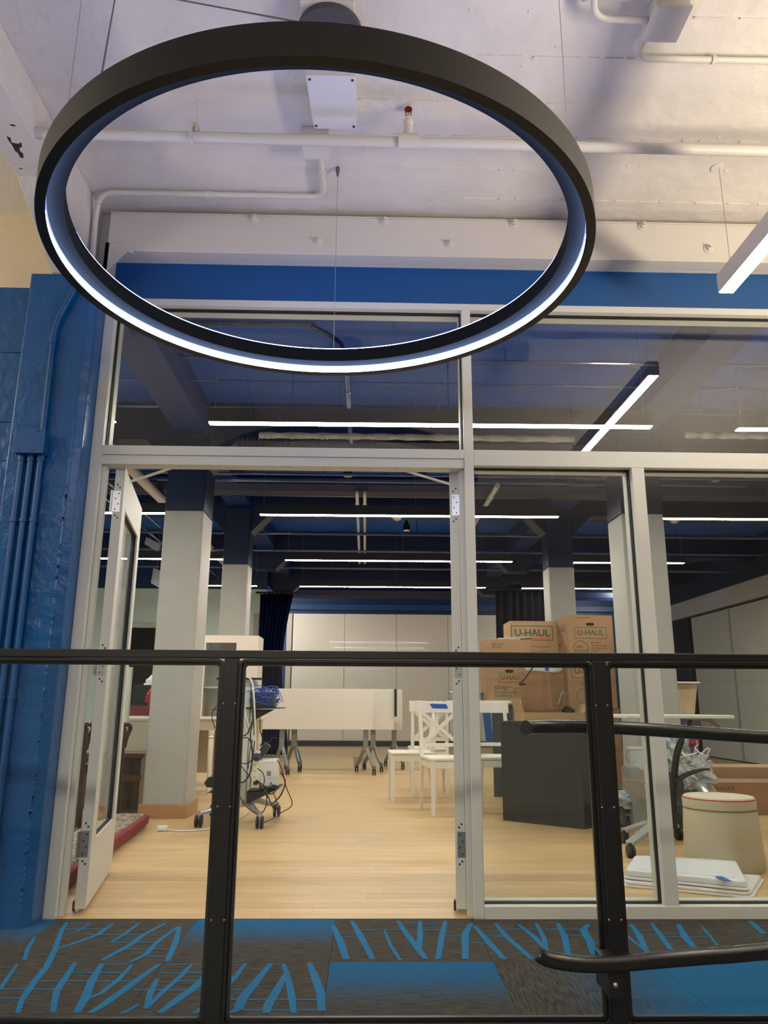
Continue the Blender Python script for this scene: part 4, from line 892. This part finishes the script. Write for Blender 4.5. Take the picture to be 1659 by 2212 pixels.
B().tube([(cx_+.206*math.cos(k*math.pi/24),cy_+.206*math.sin(k*math.pi/24),ht-.006) for k in range(49)],.0035,6,cap=False).build('piping',M('red_piping',(190,52,44),.6),t)
B().lathe([(.207,ht-.0665),(.209,ht-.063)],(cx_,cy_,0),n=48).build('band_seam',M('seam',(140,132,112),.8),t)
# ---- two plastic lids
def tray(label,pts,z,h,mat,sticker=False):
    q=[P(x,y,Z=z) for x,y in pts]; cen=sum(q,Vector())/len(q); t=thing('plastic_tray',label,'tray',(cen.x,cen.y,z),'white plastic trays on the floor')
    m=6; poly=[]
    n=len(q)
    for i in range(n):
        a,b_,c=q[i-1],q[i],q[(i+1)%n]; r=.045; u=(a-b_).normalized(); w=(c-b_).normalized()
        for k in range(m+1):
            s_=k/m; p=(b_+u*r)*(1-s_)**2+b_*2*s_*(1-s_)+(b_+w*r)*s_*s_; poly.append((p.x,p.y))
    def sc(f): return [((x-cen.x)*f+cen.x,(y-cen.y)*f+cen.y) for x,y in poly]
    B().prism(sc(1),'z',z,z+.012).build('rim',mat,t,bevel=.004); B().prism(sc(.965),'z',z+.012,z+h).build('lid_body',mat,t,bevel=.010,seg=3)
    B().prism(sc(.80),'z',z+h,z+h+.003).build('raised_panel',mat,t,bevel=.003)
    if sticker:
        p=P(1562,1898,Z=z+h+.004); B().box(p.x-.018,p.x+.018,p.y-.055,p.y+.055,z+h+.003,z+h+.0055).build('tape',M('blue_tape'),t)
LM=M('lid_white',(236,239,244),.25)
tray('lower white plastic tray lying skewed on the floor in front of the stool',[(1344,1916),(1352,1888),(1652,1902),(1628,1943)],.0,.03,M('lid_pink',(236,230,228),.3))
tray('upper white plastic tray with small blue tape in front of the stool',[(1346,1898),(1368,1864),(1596,1876),(1622,1926)],.034,.045,LM,True)
# ---- cart with electronics
CX,CY=-.985,2.86
t=thing('equipment_cart','tall grey rolling equipment cart with trays, behind the left railing post','cart',(CX,CY,0))
SG=M('cart_grey',(216,216,208),.45)
B().prism([(CX-.085,CY-.03),(CX-.06,CY-.055),(CX+.06,CY-.055),(CX+.085,CY-.03),(CX+.085,CY+.05),(CX-.085,CY+.05)],'z',.13,1.12).build('column',SG,t,bevel=.004)
for x in (-.045,.03): bx(CX+x,CX+x+.006,CY-.0565,CY-.055,.15,1.1).build('column_groove',M('dark_edge'),t)
z=P(520,1466,Y=CY-.08).z; xa=P(468,1466,Y=CY-.1).x; xb=P(566,1466,Y=CY-.1).x
bx(xa,xb,CY-.11,CY-.07,z-.010,z+.008).build('top_bar',BLK(),t,bevel=.003)
cas=[P(x,y,Z=0) for x,y in ((429,1787),(561,1790),(598,1764))]+[Vector((-1.28,3.22,0))]
for c in cas:
    c2=Vector((c.x,c.y,.105)); q=smooth([Vector((CX,CY,.15)),Vector((CX,CY,.16)).lerp(c2,.35)+Vector((0,0,.02)),Vector((CX,CY,.13)).lerp(c2,.75)+Vector((0,0,.005)),c2])
    B().tube(q,[.034-.018*i/len(q) for i in range(len(q))],8).build('foot',ALU(),t)
    cs=thing_c=B()
    for dx in (-.026,.008): cs.lathe([(.040,dx-.004),(.046,dx),(.046,dx+.014),(.040,dx+.018)],(c.x,c.y,.046),n=18,m=Matrix.Rotation(math.pi/2,4,'Y'))
    cs.build('caster',BLK(),t); B().lathe([(.015,.05),(.022,.09),(.020,.11)],(c.x,c.y,0),n=10).build('caster_stem',ALU(),t)
zs=P(560,1529,Y=CY-.1).z; xr_=P(609,1529,Y=CY-.1).x
B().prism([(CX+.02,zs-.012),(xr_,zs-.004),(xr_,zs+.004),(CX+.02,zs+.004)],'y',CY-.18,CY+.22).build('upper_tray',BLK(),t)
B().prism([(CX+.06,zs-.012),(xr_-.06,zs-.012),(CX+.06,zs-.11)],'y',CY-.10,CY-.09).build('tray_bracket',BLK(),t)
zl=P(575,1706,Y=CY-.1).z; xl_=P(603,1700,Y=CY-.1).x
B().prism([(CX+.06,zl-.10),(xl_,zl+.015),(xl_,zl+.03),(CX+.06,zl-.005)],'y',CY-.2,CY-.19).prism([(CX+.06,zl-.01),(xl_,zl+.01),(xl_,zl+.018),(CX+.06,zl)],'y',CY-.2,CY+.18).build('lower_tray',BLK(),t)
a=P(444,1690,Y=CY-.1); B().prism([(a.x,a.z),(a.x+.03,a.z+.045),(CX-.02,a.z+.03),(CX-.02,a.z-.06),(a.x+.02,a.z-.03)],'y',CY-.16,CY+.1).build('left_tray',BLK(),t,bevel=.004)
a=P(449,1711,Y=CY-.1); B().prism([(a.x,a.z),(CX-.02,a.z+.02),(CX-.02,a.z)],'y',CY-.16,CY+.1).build('left_tray_bracket',BLK(),t)
B().tube(smooth([P(x,y,Y=CY-.12) for x,y in ((480,1522),(466,1528),(458,1545),(462,1566),(468,1573),(475,1555),(477,1530))]),.0035,6).build('wire_hook',BLK(),t)
a=P(458,1533,Y=CY-.12); bx(a.x,CX-.05,CY-.13,CY-.12,a.z-.003,a.z+.003).build('hook_bar',BLK(),t)
# things on the cart
t=thing('network_box','dark network box on the upper tray, wrapped in blue cable','electronics',(CX+.2,CY,zs))
a=P(543,1500,Y=CY-.1); c=P(593,1500,Y=CY-.1)
bx(a.x,c.x,CY-.12,CY+.1,zs+.005,zs+.125).build('case',M('dark_device',(50,54,56),.4),t,bevel=.006)
t=thing('blue_cable_coil','coil of bright blue network cable draped around the dark box on the cart','cable',(CX+.2,CY,zs+.05))
b=B(); rnd=random.Random(5); cxx=(a.x+c.x)/2
for k in range(13):
    ph=rnd.uniform(0,6); zz=zs+.03+.012*k*.9+rnd.uniform(-.01,.01); rx=(c.x-a.x)/2+.012+rnd.uniform(0,.02); ry=.13+rnd.uniform(0,.02)
    q=[(cxx+rx*math.cos(ph+j*math.pi/8),CY-.01+ry*math.sin(ph+j*math.pi/8),zz+.018*math.sin(2*(ph+j*math.pi/8)+k)) for j in range(17)]
    b.tube(q,.0035,5)
for k in range(6):
    x=cxx+rnd.uniform(-.06,.1); b.tube(smooth([(x-.08,CY-.14,zs+.03+.02*k),(x-.02,CY-.13,zs+.14),(x+.05,CY-.1,zs+.15),(x+.1,CY-.14,zs+.05)]),.0035,5)
b.build('cable_loops',M('blue_cable',(40,84,180),.35),t)
a=P(558,1690,Y=CY-.12); c=P(605,1643,Y=CY-.12)
t=thing('white_device','white boxy projector like device with grey labels on the lower tray of the cart','electronics',(a.x,CY-.1,zl)); ORG[t.name]=Vector()
t.location=(a.x,CY-.12,zl+.02); t.rotation_euler=(0,-.06,.10); wv=c.x-a.x; hv=c.z-zl-.02
bx(0,wv,0,.20,0,hv).build('device_case',WPLA(),t,bevel=.014,seg=3)
bx(wv*.42,wv*.62,-.0015,.0,hv*.40,hv*.58).build('label',M('grey_label',(130,126,120),.6),t); bx(wv*.56,wv*.66,-.0015,0,hv*.06,hv*.16).build('label',MC['grey_label'],t)
for z in (.32,.26): bx(wv*.42,wv*.95,-.001,0,hv*z,hv*z+.002).build('print_line',MC['grey_label'],t)
bx(wv*.38,wv*.50,-.0015,0,hv*.9,hv*.91).build('print_line',MC['grey_label'],t); bx(wv*.62,wv*.74,-.0015,0,hv*.9,hv*.91).build('print_line',MC['grey_label'],t)
t=thing('power_adapter','dark grey power adapter leaning above the white device','adapter',(CX+.2,CY,.55))
a=P(566,1625,Y=CY-.05); m=Matrix.Translation(a)@Matrix.Rotation(.6,4,'Y'); B().box(-.03,.03,-.02,.03,-.09,.08,m).build('adapter_body',M('dark_device'),t,bevel=.006); B().tube([m@Vector((0,0,.08)),m@Vector((0,0,.14)),m@Vector((.03,0,.16))],.004,6).build('lead',BLK(),t)
t=thing('power_strip','white power strip with blue band standing upright on the cart column','power strip',(-.85,2.6,.35))
a=P(541,1702,Y=2.70); c=P(556,1621,Y=2.70); zz0,zz1=a.z,c.z; xw=.066; x_=a.x
bx(x_,x_+xw,2.68,2.72,zz0,zz1).build('strip_body',M('cream_plastic',(228,222,200),.4),t,bevel=.005)
bx(x_-.001,x_+xw+.001,2.679,2.721,zz1-.075,zz1-.02).build('blue_band',M('band_blue',(56,82,130),.5),t,bevel=.004)
for k in range(6): 
    z=zz0+.04+k*.045
    if k in (0,4): bx(x_+.026,x_+.060,2.655,2.68,z-.012,z+.014).build('plug',BLK(),t,bevel=.003)
    else: B().box(x_+.022,x_+.025,2.678,2.6801,z-.006,z+.006).box(x_+.034,x_+.037,2.678,2.6801,z-.006,z+.006).build('socket',BLK(),t)
def wires(name,lb,paths,r,mat):
    for k,p in enumerate(paths): wire(name,lb[k],'cable',p,r,mat)
wire('cable','thick white cable looped over the top bar of the cart down to the power strip','cable',[(550,1628,2.66),(546,1590,2.66),(530,1545,2.66),(520,1490,2.66),(521,1470,2.66),(532,1462,2.7),(543,1470,2.68),(548,1500,2.66),(551,1560,2.66),(552,1622,2.67)],.0075,WPLA())
wire('cable','second white cable running beside the first into the power strip','cable',[(545,1625,2.67),(540,1600,2.67),(529,1560,2.67),(524,1520,2.67)],.0065,WPLA())
fl_=[P(x,y,Z=.006) for x,y in ((362,1793),(400,1795),(450,1790),(480,1782),(515,1770),(535,1755),(541,1748))]+[P(545,1735,Y=2.75),P(549,1712,Y=2.72)]
t=thing('extension_cord','white extension cord with socket end lying on the floor left of the cart','cord',tuple(fl_[0])); B().tube(smooth(fl_),.006,6).build('cord',WPLA(),t)
p=fl_[0]; m=Matrix.Translation(p)@Matrix.Rotation(.1,4,'Z'); B().box(-.075,0,-.022,.022,-.005,.032,m).build('socket_end',WPLA(),t,bevel=.008)
BC=M('black_cable',(22,22,24),.4)
paths=[[(478,1530,2.66),(495,1560,2.62),(508,1588,2.6),(530,1588,2.6),(541,1570,2.6),(548,1545,2.64)],[(507,1622,2.6),(520,1598,2.6),(538,1596,2.6),(546,1630,2.6)],[(506,1640,2.6),(530,1650,2.58),(545,1638,2.58),(550,1600,2.6)],
 [(506,1680,2.6),(525,1690,2.58),(541,1668,2.58),(545,1640,2.6)],[(505,1660,2.6),(510,1700,2.58),(530,1740,2.55),(560,1758,2.55),(575,1740,2.55),(574,1712,2.56),(560,1695,2.6)],
 [(556,1660,2.6),(568,1670,2.58),(571,1688,2.58),(566,1700,2.58)],[(553,1685,2.6),(570,1705,2.56),(583,1730,2.6),(594,1755,3.0)],[(556,1686,2.6),(574,1700,2.58),(592,1716,2.7),(603,1752,3.0)],
 [(598,1640,2.7),(608,1660,2.7),(618,1700,2.8),(631,1738,2.9),(605,1757,3.1)],[(606,1668,2.7),(616,1690,2.75),(605,1720,2.8),(585,1738,2.8)],[(561,1545,2.7),(562,1575,2.7),(567,1600,2.7),(561,1612,2.7)],
 [(545,1545,2.7),(549,1580,2.7),(540,1620,2.66),(536,1660,2.66)],[(595,1705,2.7),(580,1700,2.65),(575,1712,2.6),(590,1714,2.6),(598,1700,2.65),(588,1695,2.65)],[(572,1776,2.5),(590,1768,2.7),(602,1760,3.1)],[(510,1625,2.61),(525,1660,2.6),(541,1680,2.6),(540,1700,2.6)],[(547,1550,2.66),(541,1590,2.62),(546,1630,2.62),(541,1665,2.62)]]
nm=['looping left of the cart column above the green adapter','in a small loop over the cart column','curving behind the power strip','low across the cart column','in a big loop hanging below the lower tray','from the upper plug of the power strip','from the lower plug down to the rear caster','second one from the lower plug to the rear caster','hanging in a wide curve right of the white device','short one right of the white device','hanging straight under the upper tray','twisting down behind the white cable','coiled in front of the lower tray','running on the floor between the casters','crossing the lower cart column diagonally','winding beside the power strip']
for k,p in enumerate(paths): wire('cable','thin black cable '+nm[k],'cable',p,.0042 if k%3 else .0055,BC)
a=P(516,1558,Y=2.74); t=thing('inline_adapter','dark green inline adapter hanging on the cart column','adapter',tuple(a)); B().lathe([(.006,-.065),(.022,-.05),(.024,0),(.018,.045),(.006,.06)],(a.x,2.74,a.z),n=12).build('adapter_body',M('dark_green',(34,72,58),.4),t)
B().tube(smooth([(a.x,2.74,a.z+.06),(a.x-.01,2.72,a.z+.16),(a.x+.01,2.74,a.z+.28)]),.004,6).build('lead',M('grey_cord'),t)
# ---- folding tables
FG=M('table_grey',(132,132,128),.4,metal=.4); TT=M('table_laminate',(216,211,201),.35)
def ftable(label,xl,xr,y,legs):
    zt_=P(700,1488,Y=y).z; zb_=P(700,1576,Y=y).z
    t=thing('folding_table',label,'table',((xl+xr)/2,y,0),'nested flip top tables')
    bx(xl,xr,y,y+.028,zb_,zt_).build('tabletop',TT,t,bevel=.004)
    bx(xl+.05,xr-.05,y+.04,y+.09,zb_+.2,zb_+.25).build('stretcher',FG,t)
    for x in legs:
        bx(x-.035,x+.035,y+.05,y+.10,.30,zb_+.30).build('leg',FG,t,bevel=.008)
        bx(x-.03,x+.03,y+.03,y+.06,zb_+.12,zb_+.38).build('hinge_bracket',BLK(),t)
        for s_ in (-1,1):
            q=[(x,y+.075,.42),(x+s_*.03,y+.075-s_*.02,.30),(x+s_*.10,y+.075-s_*.20,.13),(x+s_*.12,y+.075-s_*.26,.10)]
            B().tube(smooth(q),.026,8).build('foot',FG,t)
            c=(x+s_*.12,y+.075-s_*.26,.042); b=B()
            for dx in (-.024,.006): b.lathe([(.036,dx-.002),(.042,dx+.002),(.042,dx+.014),(.036,dx+.018)],c,n=18,m=Matrix.Rotation(math.pi/2,4,'Y'))
            b.build('caster',BLK(),t); B().tube([(c[0],c[1],.05),(c[0],c[1],.11)],.012,8).build('caster_stem',FG,t)
    return t
xa=P(545,1530,Y=7.3).x; xb=P(806,1530,Y=7.3).x
ftable('front flip top table of the nested group, white top folded upright',xa,xb,7.3,(xa+.42,xb-.10))
xb2=P(851,1530,Y=7.75).x; ftable('second flip top table of the nested group, its top showing past the first',xb2-1.75,xb2,7.75,(xb2-1.45,xb2-.30))
xb3=P(869,1530,Y=8.2).x; t=ftable('rearmost flip top table of the nested group with a black end bracket',xb3-1.8,xb3,8.2,(xb3-1.62,xb3-.12))
a=P(854,1520,Y=7.74); bx(a.x-.014,a.x+.022,7.70,7.80,P(854,1548,Y=7.74).z,P(854,1489,Y=7.74).z).build('end_bracket',BLK(),t)
a=P(777,1662,Z=0); t=setp(B().lathe([(.085,0),(.105,.17),(.108,.175)],(a.x,a.y+.1,0),n=20).build('waste_bin',M('bin_white',(220,216,208),.4)),'small white bin on the floor under the nested tables','bin')
# ---- left side: desk, hutch and things
t=thing('white_desk','cream desk with turned legs behind the near left column','desk',(-2.0,5.0,0))
dz=P(450,1548,Y=4.7).z; xl_=-2.75; xr_=P(562,1560,Y=4.7).x
bx(xl_,xr_,4.68,5.34,dz-.03,dz).build('desktop',PINE(),t,bevel=.006); 
for yy in (4.73,5.27): bx(xl_+.05,xr_-.05,yy,yy+.02,dz-.14,dz-.03).build('apron',PINE(),t)
for x in (P(453,1650,Y=4.75).x,xr_-.08,xl_+.08,-2.36):
    for y in (4.75,5.27): B().lathe([(.018,0),(.022,.05),(.026,.3),(.030,dz-.24),(.024,dz-.225),(.034,dz-.21),(.024,dz-.195),(.032,dz-.18),(.032,dz-.14)],(x,y,0),n=14).build('leg',PINE(),t)
bx(-2.7,-1.6,5.25,5.27,.18,dz-.14).build('modesty_panel',M('panel_tan',(178,166,144),.6),t)
hz0,hz1=dz,P(545,1374,Y=4.9).z; xl2=P(437,1400,Y=4.9).x; xr2=P(562,1400,Y=5.0).x
t=thing('hutch_cabinet','white hutch with glazed front standing on the cream desk','cabinet',((xl2+xr2)/2,4.95,hz0))
bx(xr2-.2,xr2,4.84,4.86,hz0,hz1).build('front_panel',M('hutch_white',(224,214,200),.4),t); bx(xl2,xr2,4.86,5.26,hz1-.03,hz1).build('top_panel',MC['hutch_white'],t)
bx(xr2-.02,xr2,4.86,5.26,hz0,hz1-.03).build('side_panel',MC['hutch_white'],t); bx(xl2,xl2+.02,4.86,5.26,hz0,hz1-.03).build('side_panel',MC['hutch_white'],t); bx(xl2+.02,xr2-.02,5.24,5.26,hz0,hz1-.03).build('back_panel',MC['hutch_white'],t)
b=B(); b.box(xl2,xr2-.2,4.84,4.86,hz1-.08,hz1-.0).box(xl2,xl2+.05,4.84,4.86,hz0,hz1-.08).box(xr2-.24,xr2-.2,4.84,4.86,hz0,hz1-.08).build('door_frame',MC['hutch_white'],t)
bx(xl2+.05,xr2-.24,4.848,4.852,hz0,hz1-.08).build('pane',glass('window_glass'),t)
for z in (.3,.6): bx(xl2+.02,xr2-.22,4.9,5.24,hz0+z,hz0+z+.015).build('shelf',MC['hutch_white'],t)
# second desk at far left with red box
t=thing('left_worktable','pale work table with deep apron seen between the door and the column','table',(-2.3,3.9,0))
y0=4.0; zt_=P(300,1551,Y=y0).z; zb_=P(300,1625,Y=y0).z; xa=P(225,1600,Y=y0).x; xb=P(345,1600,Y=y0).x
WT=M('worktable_pale',(196,186,168),.45)
bx(xa,xb,y0,y0+.62,zt_-.03,zt_).build('tabletop',WT,t,bevel=.004); bx(xa+.02,xb-.02,y0+.01,y0+.03,zb_,zt_-.03).build('apron',WT,t)
xm=P(307,1650,Y=y0+.1).x
for x in (xm,xa+.05):
    for y in (y0+.05,y0+.52): bx(x-.025,x+.025,y,y+.05,0,zt_-.03).build('leg',WT,t)
zs_=P(300,1692,Y=y0+.06).z; bx(xa+.05,xb-.02,y0+.06,y0+.08,zs_-.025,zs_+.025).build('stretcher',WT,t)
t=thing('red_box','flat dark red box with white stripe on the pale work table','box',(xm,y0+.2,zt_)); zr=P(300,1525,Y=y0+.02).z
bx(xa+.1,xb-.01,y0+.02,y0+.40,zt_+.0,zt_+.02).build('white_base',WPLA(),t); bx(xa+.1,xb-.01,y0+.025,y0+.40,zt_+.02,zr).build('box_body',M('dark_red',(122,40,44),.5),t,bevel=.004)
zl_=zr; p=P(300,1520,Y=y0+.15)
t=thing('laptop','open black laptop on the red box','laptop',(p.x,y0+.2,zl_)); bx(p.x-.12,p.x+.12,y0+.08,y0+.28,zl_,zl_+.018).build('keyboard_base',BLK(),t,bevel=.003)
m=Matrix.Translation((p.x-.12,y0+.28,zl_+.018))@Matrix.Rotation(-.5,4,'Z')@Matrix.Rotation(-.15,4,'X'); bx(0,.26,0,.012,0,.19,m).build('screen',BLK(),t,bevel=.003)
p=P(320,1505,Y=y0+.1); setp(blob(B(),(p.x,y0+.33,zl_+.0),(.12,.10,.17),31,.2,20,14).build('plastic_bag',M('bag_white')),'crumpled white plastic bag beside the laptop, half behind the column','bag')
p=P(322,1530,Y=y0-.02); setp(blob(B(),(p.x+.03,y0+.10,zl_-.0),(.10,.07,.10),33,.2,18,12).build('cloth_bag',M('bag_red',(176,48,46),.7)),'red cloth bag in front of the white plastic bag','bag')
# tall grey board behind the door glass
p0=P(232,1560,Y=3.2); p1=P(285,1441,Y=3.2)
t=thing('grey_board','grey upright board leaning behind the left door glass','board',((p0.x+p1.x)/2,3.2,0)); 
bx(p0.x,p1.x-.03,3.2,3.23,p0.z,p1.z).build('board_face',M('board_grey',(92,98,97),.5),t); bx(p1.x-.03,p1.x,3.19,3.24,p0.z,p1.z).build('edge_frame',WHITE(),t)
for x in (p0.x+.04,p1.x-.06): bx(x,x+.03,3.2,3.23,0,p0.z).build('leg',ALU(),t)
# dark wooden armchair
DW=M('dark_wood',(52,38,30),.3,coat=.3,var=.15,vs=12)
t=thing('carved_armchair','dark carved wooden armchair behind the open left door','armchair',(-2.05,2.75,0))
for (pxt,pxb,y) in ((180,170,2.3),(263,253,2.9)):
    q=[P(pxb,1742,Y=y),P(pxb+2,1700,Y=y),P(pxt-4,1640,Y=y),P(pxt-2,1600,Y=y),P(pxt+2,1572,Y=y)]; q[0].z=0.02
    B().tube(smooth(q),.035,10).build('leg',DW,t); e=q[-1]; B().tube(smooth([e,e+Vector((.03,-.02,.03)),e+Vector((.05,.05,.0)),e+Vector((.03,.03,-.08)),e+Vector((.02,.02,-.16))]),.018,8).build('curled_arm',DW,t)
    B().lathe([(.045,0),(.05,.02),(.03,.05)],(q[0].x,y,0),n=12).build('paw_foot',DW,t)
zz=.62; a=P(180,1600,Y=2.4); c=P(255,1600,Y=2.9); bx(a.x,c.x,2.4,3.0,.40,.48).build('seat',DW,t,bevel=.008); bx(a.x,c.x,2.95,3.0,.48,.95).build('backrest',DW,t,bevel=.008)
a=P(258,1632,Y=3.4); c=P(300,1710,Y=3.4)
t=thing('dark_drawer_chest','small dark brown chest with trim under the pale work table','chest',((a.x+c.x)/2,3.5,0)); bx(a.x-.3,c.x,3.4,3.75,.03,a.z-.02).build('chest_body',DW,t,bevel=.004); bx(a.x-.32,c.x+.02,3.38,3.77,a.z-.02,a.z+.02).build('top_panel',M('mid_wood',(96,66,44),.35),t,bevel=.004)
z=P(280,1680,Y=3.4).z; bx(a.x-.3,c.x+.015,3.385,3.40,z-.025,z+.025).build('trim_band',M('mid_wood'),t)
# rolled rug along the door
RG=M('rug_red',(126,36,44),.85,bump=.3,scale=150); 
t=thing('folded_rug','folded patterned rug with red border lying behind the open left door','rug',(-1.66,1.6,0))
a=Vector((-1.52,.40,0)); c=Vector((-1.70,2.62,0)); d=(c-a).normalized(); nrm=Vector((d.y,-d.x,0)); n=18
def rugslab(w0,w1,z0,z1,name,mat,bev=.02):
    vs=[a+nrm*w0,c+nrm*w0,c+nrm*w1,a+nrm*w1]; return B().prism([(v.x,v.y) for v in vs],'z',z0,z1).build(name,mat,t,bevel=bev,seg=4)
pm=M('rug_pattern',(170,150,132),.9); nt=pm.node_tree; N=nt.nodes; vo=N.new('ShaderNodeTexVoronoi'); vo.inputs['Scale'].default_value=26; cr=N.new('ShaderNodeValToRGB'); e=cr.color_ramp.elements; e[0].position=.25; e[0].color=lin((74,50,46))+(1,); e[1].position=.5; e[1].color=lin((150,136,120))+(1,)
nt.links.new([q for q in N if q.type=='TEX_COORD'][0].outputs['Object'],vo.inputs[0]); nt.links.new(vo.outputs['Distance'],cr.inputs[0]); nt.links.new(cr.outputs[0],N['Principled BSDF'].inputs['Base Color'])
rugslab(-.34,.02,.0,.055,'lower_fold',pm); rugslab(-.30,.0,.055,.10,'upper_fold',pm); rugslab(-.03,.035,.02,.09,'red_border',RG,.015)
for s_ in (0,1): 
    e_=c if s_ else a; B().lathe([(.045,-.12),(.05,0),(.045,.12)],e_+Vector((0,0,.05))-nrm*.12,n=14,m=Matrix.Rotation(math.pi/2,4,'Y')).build('rolled_edge',pm,t)
# blue tape mark and scuffs on the cloth bin right of mullion
p=P(1052,1575,Y=4.6); t=thing('hanging_cloth','blue cloth hanging from the counter table right of the mullion','cloth',(p.x,4.6,p.z)); B().prism([(p.x-.05,.95),(p.x+.04,.95),(p.x+.06,p.z-.14),(p.x-.01,p.z-.14)],'y',4.605,4.618).build('cloth',M('blue_cloth',(40,88,150),.8),t)
p0=P(1068,1600,Y=4.7); setp(bx(p0.x-.02,p0.x+.20,4.66,4.70,0,.93).build('divider_board',M('bag_grey',(70,74,76),.6)),'dark grey board standing under the counter table right of the mullion','board')
